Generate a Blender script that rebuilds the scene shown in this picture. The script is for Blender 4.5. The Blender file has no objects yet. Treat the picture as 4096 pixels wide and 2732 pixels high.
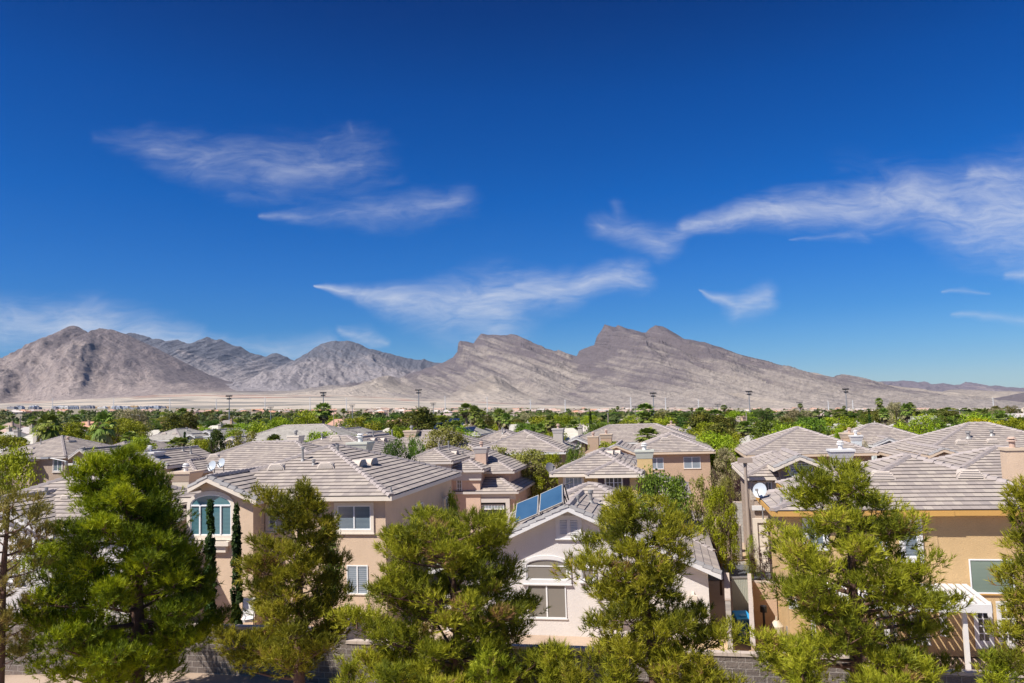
import bpy, bmesh, math, random
import numpy as np
from mathutils import Vector, Matrix

S = bpy.context.scene
COL = S.collection
random.seed(7)
rng = np.random.default_rng(11)

# ------------------------------------------------------------------ camera
F_PX = 3040.0            # focal length in pixels of the 4096 px wide photograph
PITCH = math.radians(4.96)
ROLL = 0.031
cam_d = bpy.data.cameras.new("camera")
cam = bpy.data.objects.new("camera", cam_d)
COL.objects.link(cam)
cam_d.sensor_width = 36.0
cam_d.lens = 36.0 * F_PX / 4096.0
cam_d.clip_start = 0.5
cam_d.clip_end = 60000.0
S.camera = cam
_R0 = Vector((1, 0, 0)); _U0 = Vector((0, -math.sin(PITCH), math.cos(PITCH))); _F = Vector((0, math.cos(PITCH), math.sin(PITCH)))
_R = _R0 * math.cos(ROLL) - _U0 * math.sin(ROLL)
_U = _R0 * math.sin(ROLL) + _U0 * math.cos(ROLL)
EYE = Vector((0, 0, 10.0))
cam.matrix_world = Matrix.Translation(EYE) @ Matrix((_R, _U, -_F)).transposed().to_4x4()

def ray(px, py):
    """direction (per metre of depth) through a pixel of the photograph"""
    d = _F + _R * ((px - 2048.0) / F_PX) - _U * ((py - 1366.0) / F_PX)
    return d / d.y

def at(px, py, Y):
    return EYE + ray(px, py) * Y

# ------------------------------------------------------------------ light
SUN_AZ = math.radians(56)      # to the left of straight behind the camera
SUN_EL = math.radians(50)
to_sun = Vector((-math.sin(SUN_AZ) * math.cos(SUN_EL), -math.cos(SUN_AZ) * math.cos(SUN_EL), math.sin(SUN_EL)))
sl = bpy.data.lights.new("sun", 'SUN')
sl.energy = 4.6
sl.angle = math.radians(0.53)
sl.color = (1.0, 0.93, 0.84)
sun = bpy.data.objects.new("sun", sl)
COL.objects.link(sun)
sun.rotation_euler = to_sun.to_track_quat('Z', 'Y').to_euler()
S.view_settings.view_transform = 'Standard'
S.view_settings.look = 'None'
S.view_settings.gamma = 1.0
S.view_settings.exposure = 0.62

W = bpy.data.worlds.new("World")
S.world = W
W.use_nodes = True
nt = W.node_tree
nt.nodes.clear()
def N(t, **k):
    n = nt.nodes.new(t)
    for a, v in k.items():
        setattr(n, a, v)
    return n
def L(a, b):
    nt.links.new(a, b)
def M(op, a, b=None, c=None, clamp=False):
    n = nt.nodes.new('ShaderNodeMath'); n.operation = op; n.use_clamp = clamp
    for i, v in enumerate((a, b, c)):
        if v is None: continue
        if isinstance(v, (int, float)): n.inputs[i].default_value = v
        else: nt.links.new(v, n.inputs[i])
    return n.outputs[0]
out = N('ShaderNodeOutputWorld'); bg = N('ShaderNodeBackground'); L(bg.outputs[0], out.inputs[0])
sky = N('ShaderNodeTexSky', sky_type='NISHITA', sun_disc=False)
sky.sun_elevation = SUN_EL
sky.sun_rotation = math.atan2(to_sun.x, to_sun.y)
sky.altitude = 900; sky.air_density = 1.0; sky.dust_density = 0.1; sky.ozone_density = 3.0
gm = N('ShaderNodeGamma'); gm.inputs[1].default_value = 1.0
hs = N('ShaderNodeHueSaturation')
geo = N('ShaderNodeNewGeometry') if False else N('ShaderNodeTexCoord')
sep = N('ShaderNodeSeparateXYZ'); L(geo.outputs['Generated'], sep.inputs[0])
dy = M('MAXIMUM', sep.outputs[1], 0.02)
u = M('DIVIDE', sep.outputs[0], dy); v = M('DIVIDE', sep.outputs[2], dy)
uv = N('ShaderNodeCombineXYZ'); L(u, uv.inputs[0]); L(v, uv.inputs[1])
SKY_STRENGTH = 0.065
CLOUD_RGB = (7.4, 7.7, 8.5, 1)

# deep polarised blue of a dry desert sky: the Nishita colour is graded by elevation
cr = N('ShaderNodeValToRGB')
L(sep.outputs[2], cr.inputs[0])
def elev(py):
    d = ray(2048, py); return d.z / d.length
stops = [(0.0, (.50, .68, .92)), (elev(1560), (.50, .68, .92)), (elev(1440), (.36, .64, .96)), (elev(1290), (.21, .56, .98)), (elev(1100), (.13, .52, 1.05)), (elev(800), (.035, .45, 1.06)),
         (elev(400), (.010, .36, .95)), (elev(20), (.006, .23, .68)), (.80, (.30, .50, .80)), (1.0, (.45, .62, .9))]
e = cr.color_ramp.elements
e[0].position = stops[0][0]; e[0].color = (*stops[0][1], 1)
e[1].position = 1.0; e[1].color = (*stops[-1][1], 1)
for p_, c_ in stops[1:-1]:
    k = e.new(p_); k.color = (*c_, 1)
grade = N('ShaderNodeMix', data_type='RGBA', blend_type='MULTIPLY'); grade.inputs['Factor'].default_value = 1
L(sky.outputs[0], grade.inputs['A']); L(cr.outputs[0], grade.inputs['B'])
L(grade.outputs['Result'], hs.inputs['Color'])
# wispy clouds: soft strokes in direction space, torn by warped noise
def Z1(x, y): return (x * .8711, 400 + y * .8711)
def Z2(x, y): return (2048 + x * .8711, 500 + y * .8711)
SEG = []
def stroke(fn, pts, s):
    for (a, b) in zip(pts[:-1], pts[1:]):
        SEG.append((fn(a[0], a[1]), a[2] * .8711, fn(b[0], b[1]), b[2] * .8711, s))
stroke(Z1, [(430, 165, 30), (700, 180, 75), (900, 170, 45)], .34)
stroke(Z1, [(760, 230, 75), (950, 285, 95), (1300, 315, 115), (1650, 270, 120)], .52)
stroke(Z1, [(1630, 100, 22), (1650, 220, 60)], .30)
stroke(Z1, [(1050, 430, 30), (1280, 450, 35)], .30)
stroke(Z1, [(1650, 370, 25), (1850, 375, 35)], .26)
stroke(Z1, [(1190, 522, 10), (1700, 518, 75), (2110, 465, 65)], .50)
stroke(Z1, [(-100, 1030, 90), (450, 1040, 95), (900, 1120, 60)], .85)
stroke(Z1, [(880, 1080, 30), (1040, 1085, 18)], .5)
stroke(Z1, [(1050, 1110, 30), (1350, 1165, 60), (1500, 1110, 40)], .55)
stroke(Z1, [(1560, 1058, 16), (1680, 1100, 45), (1790, 1110, 15)], .7)
stroke(Z1, [(1470, 866, 5), (1900, 945, 75), (2250, 970, 150)], .85)
stroke(Z1, [(2250, 900, 95), (2560, 880, 75)], .85)
stroke(Z2, [(200, 760, 40), (400, 705, 50), (580, 690, 62)], .85)
stroke(Z2, [(895, 762, 6), (1030, 845, 45), (1160, 800, 55)], .75)
stroke(Z2, [(420, 460, 50), (700, 530, 65)], .60)
stroke(Z2, [(660, 520, 55), (760, 495, 40), (860, 455, 32)], .62)
stroke(Z2, [(500, 350, 25), (510, 440, 50)], .32)
stroke(Z2, [(790, 462, 32), (1250, 400, 65), (1850, 335, 90), (2150, 400, 165), (2500, 400, 235)], .88)
stroke(Z2, [(1280, 537, 4), (1620, 485, 35)], .42)
stroke(Z2, [(2100, 225, 40), (2500, 230, 70)], .75)
stroke(Z2, [(1500, 190, 60), (2000, 240, 90)], .22)
stroke(Z2, [(1970, 771, 4), (2080, 768, 13), (2190, 765, 5)], .5)
stroke(Z2, [(2270, 680, 20), (2500, 690, 50)], .7)
stroke(Z2, [(2040, 868, 8), (2450, 890, 35)], .5)
warp = N('ShaderNodeTexNoise'); warp.inputs['Scale'].default_value = 9; warp.inputs['Detail'].default_value = 5
L(uv.outputs[0], warp.inputs['Vector'])
wsub = N('ShaderNodeVectorMath', operation='SUBTRACT'); L(warp.outputs['Color'], wsub.inputs[0]); wsub.inputs[1].default_value = (.5, .5, .5)
wsc = N('ShaderNodeVectorMath', operation='MULTIPLY'); L(wsub.outputs[0], wsc.inputs[0]); wsc.inputs[1].default_value = (.065, .032, 0)
wp = N('ShaderNodeVectorMath', operation='ADD'); L(uv.outputs[0], wp.inputs[0]); L(wsc.outputs[0], wp.inputs[1])
total = None
for (a, wa, b, wb, s) in SEG:
    ra, rb = ray(*a), ray(*b)
    A = Vector((ra.x, ra.z, 0)); B = Vector((rb.x, rb.z, 0)); BA = B - A
    sub = N('ShaderNodeVectorMath', operation='SUBTRACT'); L(wp.outputs[0], sub.inputs[0]); sub.inputs[1].default_value = A
    dot = N('ShaderNodeVectorMath', operation='DOT_PRODUCT'); L(sub.outputs[0], dot.inputs[0]); dot.inputs[1].default_value = BA / BA.length_squared
    h = M('ADD', dot.outputs['Value'], 0.0, clamp=True)
    sc = N('ShaderNodeVectorMath', operation='SCALE'); sc.inputs[0].default_value = BA; L(h, sc.inputs['Scale'])
    ds = N('ShaderNodeVectorMath', operation='DISTANCE'); L(sub.outputs[0], ds.inputs[0]); L(sc.outputs[0], ds.inputs[1])
    w = M('MULTIPLY_ADD', h, 1.35 * (wb - wa) / F_PX, 1.35 * wa / F_PX)
    q = M('DIVIDE', ds.outputs['Value'], w)
    q = M('MULTIPLY_ADD', q, -0.62 * s, s, clamp=True)
    total = q if total is None else M('SMOOTH_MAX', total, q, 0.08)
st = N('ShaderNodeMapping'); L(wp.outputs[0], st.inputs[0]); st.inputs['Scale'].default_value = (1.0, 3.0, 1); st.inputs['Rotation'].default_value = (0, 0, .12)
n1 = N('ShaderNodeTexNoise'); n1.inputs['Scale'].default_value = 14; n1.inputs['Detail'].default_value = 9; n1.inputs['Roughness'].default_value = .62; n1.inputs['Distortion'].default_value = .7
L(st.outputs[0], n1.inputs['Vector'])
st2 = N('ShaderNodeMapping'); L(wp.outputs[0], st2.inputs[0]); st2.inputs['Scale'].default_value = (1.0, 5.5, 1); st2.inputs['Rotation'].default_value = (0, 0, -.35)
n2 = N('ShaderNodeTexNoise'); n2.inputs['Scale'].default_value = 34; n2.inputs['Detail'].default_value = 4; n2.inputs['Roughness'].default_value = .5
L(st2.outputs[0], n2.inputs['Vector'])
nn = M('MULTIPLY_ADD', n1.outputs['Fac'], 1.0, M('MULTIPLY', n2.outputs['Fac'], .30))
nn = M('SUBTRACT', nn, .65)
dens = M('ADD', M('MULTIPLY', nn, M('MULTIPLY_ADD', total, 1.5, .15)), M('SUBTRACT', total, .14))
mr = N('ShaderNodeMapRange', interpolation_type='SMOOTHSTEP'); L(dens, mr.inputs[0])
mr.inputs['From Min'].default_value = -.08; mr.inputs['From Max'].default_value = 1.25
mr.inputs['To Min'].default_value = 0; mr.inputs['To Max'].default_value = .74
ahead = M('GREATER_THAN', sep.outputs[1], 0.05)
fac = M('MULTIPLY', mr.outputs[0], ahead)
mix = N('ShaderNodeMix', data_type='RGBA'); L(fac, mix.inputs['Factor'])
L(hs.outputs[0], mix.inputs['A']); mix.inputs['B'].default_value = CLOUD_RGB
L(mix.outputs['Result'], bg.inputs[0])
bg.inputs[1].default_value = SKY_STRENGTH

# ------------------------------------------------------------------ helpers
def mat(name):
    m = bpy.data.materials.new(name); m.use_nodes = True
    return m, m.node_tree, m.node_tree.nodes['Principled BSDF']

class G:
    """tiny node builder"""
    def __init__(s, t): s.t = t
    def n(s, ty, ins=None, **k):
        n = s.t.nodes.new(ty)
        for a, v in k.items(): setattr(n, a, v)
        for a, v in (ins or {}).items():
            if hasattr(v, 'is_linked') or isinstance(v, bpy.types.NodeSocket): s.t.links.new(v, n.inputs[a])
            else: n.inputs[a].default_value = v
        return n
    def l(s, a, b): s.t.links.new(a, b)
    def math(s, op, a, b=None, c=None, clamp=False):
        n = s.t.nodes.new('ShaderNodeMath'); n.operation = op; n.use_clamp = clamp
        for i, v in enumerate((a, b, c)):
            if v is None: continue
            if isinstance(v, (int, float)): n.inputs[i].default_value = v
            else: s.t.links.new(v, n.inputs[i])
        return n.outputs[0]
    def ramp(s, f, stops):
        r = s.t.nodes.new('ShaderNodeValToRGB'); s.t.links.new(f, r.inputs[0])
        e = r.color_ramp.elements
        while len(e) < len(stops): e.new(.5)
        for k, (p, c) in enumerate(stops): e[k].position = p; e[k].color = (*c, 1)
        return r.outputs[0]
    def mix(s, f, a, b, mode='MIX'):
        n = s.t.nodes.new('ShaderNodeMix'); n.data_type = 'RGBA'; n.blend_type = mode
        for key, v in (('Factor', f), ('A', a), ('B', b)):
            i = n.inputs[key]
            if key != 'Factor': i = [q for q in n.inputs if q.name == key and q.type == 'RGBA'][0]
            if isinstance(v, bpy.types.NodeSocket): s.t.links.new(v, i)
            elif isinstance(v, (int, float)): i.default_value = v
            else: i.default_value = (*v, 1)
        return [q for q in n.outputs if q.type == 'RGBA'][0]
    def noise(s, sc, det=4, ro=.55, vec=None, dist=0):
        n = s.t.nodes.new('ShaderNodeTexNoise')
        n.inputs['Scale'].default_value = sc; n.inputs['Detail'].default_value = det; n.inputs['Roughness'].default_value = ro; n.inputs['Distortion'].default_value = dist
        if vec is not None: s.t.links.new(vec, n.inputs['Vector'])
        return n.outputs['Fac']
    def map(s, vec, scale=(1, 1, 1), rot=(0, 0, 0)):
        n = s.t.nodes.new('ShaderNodeMapping'); s.t.links.new(vec, n.inputs[0])
        n.inputs['Scale'].default_value = scale; n.inputs['Rotation'].default_value = rot
        return n.outputs[0]
    def coord(s, k='Object'):
        return s.t.nodes.new('ShaderNodeTexCoord').outputs[k]

def bump(g, p, h, strength=.3, dist=.02):
    b = g.n('ShaderNodeBump', {'Strength': strength, 'Distance': dist, 'Height': h})
    g.l(b.outputs[0], p.inputs['Normal'])

def hash2(ix, iy, seed):
    h = (ix.astype(np.int64) * 374761393 + iy.astype(np.int64) * 668265263 + seed * 1274126177) & 0x7fffffff
    h = ((h ^ (h >> 13)) * 1274126177) & 0x7fffffff
    h = h ^ (h >> 16)
    return (h & 0xffff) / 65535.0
def vnoise(x, y, seed=0):
    ix = np.floor(x); iy = np.floor(y); fx = x - ix; fy = y - iy
    fx = fx * fx * (3 - 2 * fx); fy = fy * fy * (3 - 2 * fy)
    a = hash2(ix, iy, seed); b = hash2(ix + 1, iy, seed); c = hash2(ix, iy + 1, seed); d = hash2(ix + 1, iy + 1, seed)
    return (a * (1 - fx) + b * fx) * (1 - fy) + (c * (1 - fx) + d * fx) * fy
def fbm(x, y, seed=0, o=5, ridged=False):
    s = np.zeros_like(x); a = .5; t = 0
    for k in range(o):
        n = vnoise(x * 2 ** k, y * 2 ** k, seed + k * 17)
        if ridged: n = 1 - np.abs(2 * n - 1)
        s += a * n; t += a; a *= .5
    return s / t

def mesh_np(name, V, F, mats, fmat=None, tint=None, smooth=False):
    """mesh from numpy arrays: V (n,3), F (m,k) with k = 3 or 4"""
    me = bpy.data.meshes.new(name)
    V = np.asarray(V, dtype=np.float32); F = np.asarray(F, dtype=np.int32); k = F.shape[1]
    me.vertices.add(len(V)); me.vertices.foreach_set('co', V.ravel())
    me.loops.add(F.size); me.loops.foreach_set('vertex_index', F.ravel())
    me.polygons.add(len(F)); me.polygons.foreach_set('loop_start', np.arange(0, F.size, k, dtype=np.int32))
    me.polygons.foreach_set('loop_total', np.full(len(F), k, dtype=np.int32))
    for m in mats: me.materials.append(m)
    if fmat is not None: me.polygons.foreach_set('material_index', np.asarray(fmat, dtype=np.int32))
    if smooth: me.polygons.foreach_set('use_smooth', np.ones(len(F), dtype=bool))
    me.update(calc_edges=True)
    if tint is not None:
        dom = 'POINT' if len(tint) == len(V) else 'FACE'
        at_ = me.attributes.new('tint', 'FLOAT', dom); at_.data.foreach_set('value', np.asarray(tint, dtype=np.float32))
    return me

def link(name, me, parent=None, **props):
    o = bpy.data.objects.new(name, me); COL.objects.link(o)
    if parent: o.parent = parent
    for k, v in props.items(): o[k] = v
    return o

def empty(name, loc, rz=0.0, label=None, cat=None, group=None):
    o = bpy.data.objects.new(name, None); COL.objects.link(o)
    o.location = loc; o.rotation_euler = (0, 0, rz); o.empty_display_size = .2
    if label: o['label'] = label
    if cat: o['category'] = cat
    if group: o['group'] = group
    return o

class MB:
    """collects polygons (with optional uv and material slot) into one mesh"""
    def __init__(s): s.v = []; s.f = []; s.m = []; s.uv = []
    def poly(s, pts, m=0, uv=None):
        i = len(s.v); s.v += [tuple(p) for p in pts]; s.f.append(tuple(range(i, i + len(pts)))); s.m.append(m)
        s.uv.append(uv if uv else [(p[0], p[2]) for p in pts])
    def box(s, x0, x1, y0, y1, z0, z1, m=0):
        c = [(x0, y0, z0), (x1, y0, z0), (x1, y1, z0), (x0, y1, z0), (x0, y0, z1), (x1, y0, z1), (x1, y1, z1), (x0, y1, z1)]
        s.hexa(c, m)
    def hexa(s, c, m=0):
        for q in ((3, 2, 1, 0), (4, 5, 6, 7), (0, 1, 5, 4), (1, 2, 6, 5), (2, 3, 7, 6), (3, 0, 4, 7)):
            s.poly([c[k] for k in q], m)
    def beam(s, p, q, w, h, m=0, up=(0, 0, 1)):
        p = Vector(p); q = Vector(q); d = (q - p).normalized(); up = Vector(up)
        x = d.cross(up)
        if x.length < 1e-4: x = d.cross(Vector((1, 0, 0)))
        x.normalize(); z = x.cross(d).normalized(); x = x * w / 2; z = z * h / 2
        s.hexa([p - x - z, p + x - z, q + x - z, q - x - z, p - x + z, p + x + z, q + x + z, q - x + z], m)
    def tube(s, p, q, r0, r1=None, n=8, m=0, cap=True):
        p = Vector(p); q = Vector(q); r1 = r0 if r1 is None else r1
        d = (q - p).normalized(); x = d.cross(Vector((0, 0, 1)))
        if x.length < 1e-3: x = Vector((1, 0, 0))
        x.normalize(); y = d.cross(x)
        a = [p + (x * math.cos(t) + y * math.sin(t)) * r0 for t in [2 * math.pi * k / n for k in range(n)]]
        b = [q + (x * math.cos(t) + y * math.sin(t)) * r1 for t in [2 * math.pi * k / n for k in range(n)]]
        for k in range(n): s.poly([a[k], a[(k + 1) % n], b[(k + 1) % n], b[k]], m)
        if cap:
            s.poly(b, m); s.poly(a[::-1], m)
    def mesh(s, name, mats):
        me = bpy.data.meshes.new(name); me.from_pydata(s.v, [], s.f)
        for m in mats: me.materials.append(m)
        me.polygons.foreach_set('material_index', s.m)
        l = me.uv_layers.new(name='uv'); fl = [c for q in s.uv for p in q for c in p]
        l.data.foreach_set('uv', fl)
        me.update(); return me
    def build(s, name, mats, parent=None, **props):
        if not isinstance(mats, (list, tuple)): mats = [mats]
        return link(name, s.mesh(name, mats), parent, **props)

def sstep(x, a, b):
    t = np.clip((x - a) / (b - a), 0, 1); return t * t * (3 - 2 * t)

# ------------------------------------------------------------------ terrain
def ground(x, y):
    x = np.asarray(x, dtype=float); y = np.asarray(y, dtype=float)
    yy = np.maximum(y, 1.0); k = .010 + .021 * sstep(yy, 120, 900)
    g = 0.25 - k * x - .0017 * np.minimum(yy, 500) + .0026 * np.clip(yy - 500, 0, 2400)
    g = g + .5 * sstep(-x, 3, 9) * (1 - sstep(yy, 28.6, 29.4))
    q = x / yy
    rise = np.clip(yy - 3000, 0, None) * .038 * np.clip(1 - (q + .25) / .40, 0, 1) * np.clip((q + .78) / .32, 0, 1)
    return g + rise

def terrain_mats():
    m, t, p = mat('desert_ground'); g = G(t); p.inputs['Roughness'].default_value = .95
    oc = g.coord('Object'); sp = g.n('ShaderNodeSeparateXYZ', {0: oc})
    near = g.mix(g.noise(3.5, 6, .6, oc), (.40, .30, .22), (.56, .44, .34))
    near = g.mix(g.math('MULTIPLY', g.noise(40, 3, .6, oc), .8), near, (.30, .21, .15))
    near = g.mix(g.ramp(g.noise(.35, 3, .6, oc), [(.45, (0, 0, 0)), (.6, (1, 1, 1))]), near, (.47, .36, .27))
    v2 = g.map(oc, (.0007, .0020, .0), (0, 0, .05))
    b1 = g.ramp(g.noise(2.0, 8, .62, v2, .4), [(.46, (0, 0, 0)), (.50, (1, 1, 1))])
    sand = g.mix(g.noise(.02, 5, .6, oc), (.44, .37, .29), (.54, .475, .39))
    scrub = g.mix(g.noise(.05, 5, .7, oc), (.17, .16, .14), (.27, .245, .21))
    far = g.mix(b1, scrub, sand)
    red = g.ramp(g.noise(1.4, 5, .6, g.map(oc, (.0016, .003, .0)), .3), [(.52, (0, 0, 0)), (.58, (1, 1, 1))])
    yr = g.math('MULTIPLY', g.math('GREATER_THAN', sp.outputs[1], 4700.0), red)
    far = g.mix(yr, far, (.33, .17, .12))
    # beyond the graded sand only scrub covers the fan
    up = g.n('ShaderNodeMapRange', {0: sp.outputs[1], 'From Min': 5400.0, 'From Max': 6400.0}).outputs[0]
    far = g.mix(g.math('MULTIPLY', up, .8), far, scrub)
    town = g.mix(g.noise(.01, 4, .6, oc), (.18, .16, .10), (.34, .29, .21))
    f1 = g.n('ShaderNodeMapRange', {0: sp.outputs[1], 'From Min': 70.0, 'From Max': 130.0}).outputs[0]
    f2 = g.n('ShaderNodeMapRange', {0: sp.outputs[1], 'From Min': 2700.0, 'From Max': 3000.0}).outputs[0]
    c = g.mix(f1, near, town); c = g.mix(f2, c, far)
    g.l(c, p.inputs['Base Color'])
    bump(g, p, g.noise(25, 4, .7, oc), .6, .03)
    return m
DESERT = terrain_mats()

def build_ground():
    ys = np.concatenate([np.linspace(-30, 24, 12), np.linspace(25, 32, 15), np.linspace(34, 60, 9), np.geomspace(66, 16000, 110)])
    us = np.linspace(-1, 1, 121)
    Y, Uq = np.meshgrid(ys, us, indexing='ij')
    half = np.maximum(90, 60 + Y * 1.15)
    X = Uq * half
    Z = ground(X, Y) + np.where(Y > 600, (fbm(X / 420, Y / 260, 5) - .5) * np.clip((Y - 600) / 3000, 0, 1) * 14, 0)
    V = np.stack([X, Y, Z], -1).reshape(-1, 3)
    n, m = Y.shape; i = np.arange(n * m).reshape(n, m)
    Fq = np.stack([i[:-1, :-1], i[:-1, 1:], i[1:, 1:], i[1:, :-1]], -1).reshape(-1, 4)
    link('ground', mesh_np('ground', V, Fq, [DESERT], smooth=True), kind='structure')
build_ground()

# ------------------------------------------------------------------ mountains
def rock_mat(name, light, dark, veg, vegamt, scale=1.0, dipk=1.0):
    m, t, p = mat(name); g = G(t); p.inputs['Roughness'].default_value = .95
    oc = g.coord('Object')
    tint = g.n('ShaderNodeAttribute', attribute_name='tint').outputs['Fac']
    big = g.noise(.0042 * scale, 9, .68, oc)
    xyz = g.n('ShaderNodeSeparateXYZ', {0: oc})
    sx = g.math('MULTIPLY_ADD', xyz.outputs[0], .46 * dipk, xyz.outputs[2]); cx = g.math('MULTIPLY_ADD', xyz.outputs[2], -.46 * dipk, xyz.outputs[0])
    cv = g.n('ShaderNodeCombineXYZ', {0: g.math('MULTIPLY', sx, .017), 1: g.math('MULTIPLY', xyz.outputs[1], .0007), 2: g.math('MULTIPLY', cx, .0009)})
    st_ = g.noise(1.0, 6, .62, cv.outputs[0], .5)
    f = g.math('ADD', g.math('MULTIPLY', st_, .95), g.math('MULTIPLY', big, .45))
    f = g.math('ADD', f, g.math('MULTIPLY_ADD', tint, .95, -.62))
    c = g.ramp(f, [(.36, dark), (.48, tuple(.5 * (a + b) for a, b in zip(light, dark))), (.60, light), (.85, tuple(min(1, a * 1.18) for a in light))])
    sp = g.ramp(g.noise(.03, 4, .7, oc), [(.55, (0, 0, 0)), (.62, (1, 1, 1))])
    vz = g.ramp(g.noise(.0019, 5, .6, oc), [(.5 - vegamt * .25, (0, 0, 0)), (.62, (1, 1, 1))])
    c = g.mix(g.math('MULTIPLY', g.math('MULTIPLY', sp, vz), vegamt), c, veg)
    c = g.mix(g.math('MULTIPLY', g.ramp(g.noise(.022, 6, .75, oc), [(.40, (0, 0, 0)), (.68, (1, 1, 1))]), .55), c, tuple(.55 * a for a in dark))
    g.l(c, p.inputs['Base Color'])
    hb = g.math('ADD', g.noise(.006, 9, .68, oc), g.math('MULTIPLY', st_, .5))
    b = g.n('ShaderNodeBump', {'Strength': 1.0, 'Distance': 75.0, 'Height': hb}); g.l(b.outputs[0], p.inputs['Normal'])
    return m

def MA(x, y): return (x * .5955, 1250 + y * .5955)
def MBb(x, y): return (1400 + x * .5955, 1250 + y * .5955)
def MC(x, y): return (2700 + x * .5938, 1250 + y * .5938)

def mountain(name, pix, Zr, Zf, seed, m, relief=1.0, dip=0.0, cols=700, rows=110, back=1500, jag=6.0, pw=1.5, terr=1.0):
    P = [at(a, b, Zr) for a, b in pix]
    xs = np.array([q.x for q in P]); zs = np.array([q.z for q in P])
    o = np.argsort(xs, kind='stable'); xs = xs[o]; zs = zs[o]
    X = np.linspace(xs[0], xs[-1], cols)
    R = np.interp(X, xs, zs)
    R = R + (fbm(X / 60, X * 0, seed, 4) - .5) * jag * 2.2
    Yf = np.linspace(Zf, Zr, rows); Yb = np.linspace(Zr, Zr + back, 12)[1:]
    Y = np.concatenate([Yf, Yb])
    XX, YY = np.meshgrid(X, Y)
    t = np.clip((YY - Zf) / (Zr - Zf), 0, 1)
    # spurs bend the section lines sideways on their way down
    sh = (fbm(XX / 1500, YY / 1500, seed + 3, 3) - .5) * 900 * (1 - t)
    base = ground(XX, YY)
    RR = np.interp(XX + sh - dip * (1 - t) * 650, X, R)
    RR = RR * (1 - .0) 
    p_ = .10 * t + .90 * t ** pw
    wd_ = (X[-1] - X[0]) * .07; H = np.maximum(RR - base, .5) * np.where(t >= 1, 1, sstep(np.minimum(XX - X[0], X[-1] - XX), 0, wd_))
    amp = np.clip(4 * t * (1 - t), 0, 1) ** .8
    spur = fbm((XX - dip * (1 - t) * 2600) / 620, YY / 1900, seed + 9, 5, True) - .62
    fine = fbm((XX - dip * (1 - t) * 2600) / 170, YY / 600, seed + 19, 5, True) - .6
    h = H * (p_ + relief * amp * (.42 * spur + .16 * fine))
    # stepped, tilted strata
    s_ = (h + XX * math.tan(math.radians(22)) * (1 if dip >= 0 else -1) + 90 * fbm(XX / 700, YY / 700, seed + 31, 4)) / 85
    step = (s_ - np.floor(s_)); step = np.where(step < .3, step / .3, (1 - step) / .7)
    h = h + (step - .4) * 34 * terr * (.35 + 1.3 * fbm(XX / 600, YY / 600, seed + 77, 3)) * np.clip(amp * 1.6, 0, 1) * np.clip(t * 1.5 - .25, 0, 1) * np.clip(H / 150, 0, 1)
    bt = np.clip((YY - Zr) / back, 0, 1)
    h = np.where(bt > 0, H * (1 - bt), h)
    Zz = base + h - np.where(t <= 0, 25, 0)
    
    V = np.stack([XX, YY, Zz], -1).reshape(-1, 3)
    n, mm = XX.shape; i = np.arange(n * mm).reshape(n, mm)
    Fq = np.stack([i[:-1, :-1], i[:-1, 1:], i[1:, 1:], i[1:, :-1]], -1).reshape(-1, 4)
    tint = (1 - np.clip(t * 1.05, 0, 1)) * .55 + .45 * fbm(XX / 900, YY / 900, seed + 41, 3)
    link(name, mesh_np(name, V, Fq, [m], tint=tint.ravel(), smooth=True), kind='structure')

ROCK_L = rock_mat('purple_brown_rock', (.36, .295, .27), (.185, .152, .155), (.08, .085, .095), .6)
ROCK_B = rock_mat('dark_blue_rock', (.30, .27, .275), (.125, .13, .16), (.07, .08, .105), .65)
ROCK_R = rock_mat('grey_limestone', (.345, .30, .265), (.155, .13, .14), (.12, .115, .11), .3)
ROCK_T = rock_mat('tan_foothill', (.46, .395, .33), (.31, .265, .23), (.17, .155, .135), .3)
ROCK_P = rock_mat('distant_rock', (.30, .25, .25), (.19, .16, .18), (.14, .12, .14), .3)

mountain('mountain', [MA(*q) for q in [(-900, 700), (-500, 480), (-200, 420), (0, 358), (60, 345), (100, 310), (150, 270), (200, 225), (260, 200), (285, 175), (330, 160), (380, 135), (420, 115), (450, 105), (475, 90), (492, 88), (525, 96), (590, 135), (642, 135), (655, 112), (668, 106), (740, 112), (800, 130), (860, 150), (960, 200), (1060, 245), (1150, 290), (1250, 340), (1350, 395), (1450, 445), (1560, 480), (1700, 520), (1900, 580)]],
         8200, 5400, 3, ROCK_L, .85, .55, terr=.7)
mountain('mountain', [MA(*q) for q in [(300, 500), (700, 240), (870, 140), (900, 135), (960, 152), (1020, 175), (1080, 180), (1120, 192), (1165, 186), (1195, 181), (1215, 188), (1250, 206), (1300, 209), (1340, 180), (1390, 165), (1440, 181), (1490, 182), (1530, 205), (1580, 228), (1620, 231), (1680, 270), (1740, 285), (1790, 298), (1820, 280), (1850, 272), (1900, 290), (1960, 315), (1990, 332), (2200, 420), (2600, 560)]],
         11500, 8300, 21, ROCK_B, .9, -.2, jag=12, terr=.15)
mountain('mountain', [MA(*q) for q in [(1600, 560), (1850, 430), (1980, 332), (2040, 295), (2110, 235), (2180, 202), (2250, 188)]] + [MBb(*q) for q in [(-50, 192), (0, 191), (50, 205), (110, 236), (200, 262), (300, 285), (400, 311), (480, 318), (500, 314), (560, 333), (610, 340), (700, 372), (900, 470), (1100, 600)]],
         10200, 7200, 37, ROCK_B, .9, .3, jag=9, terr=.4)
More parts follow.
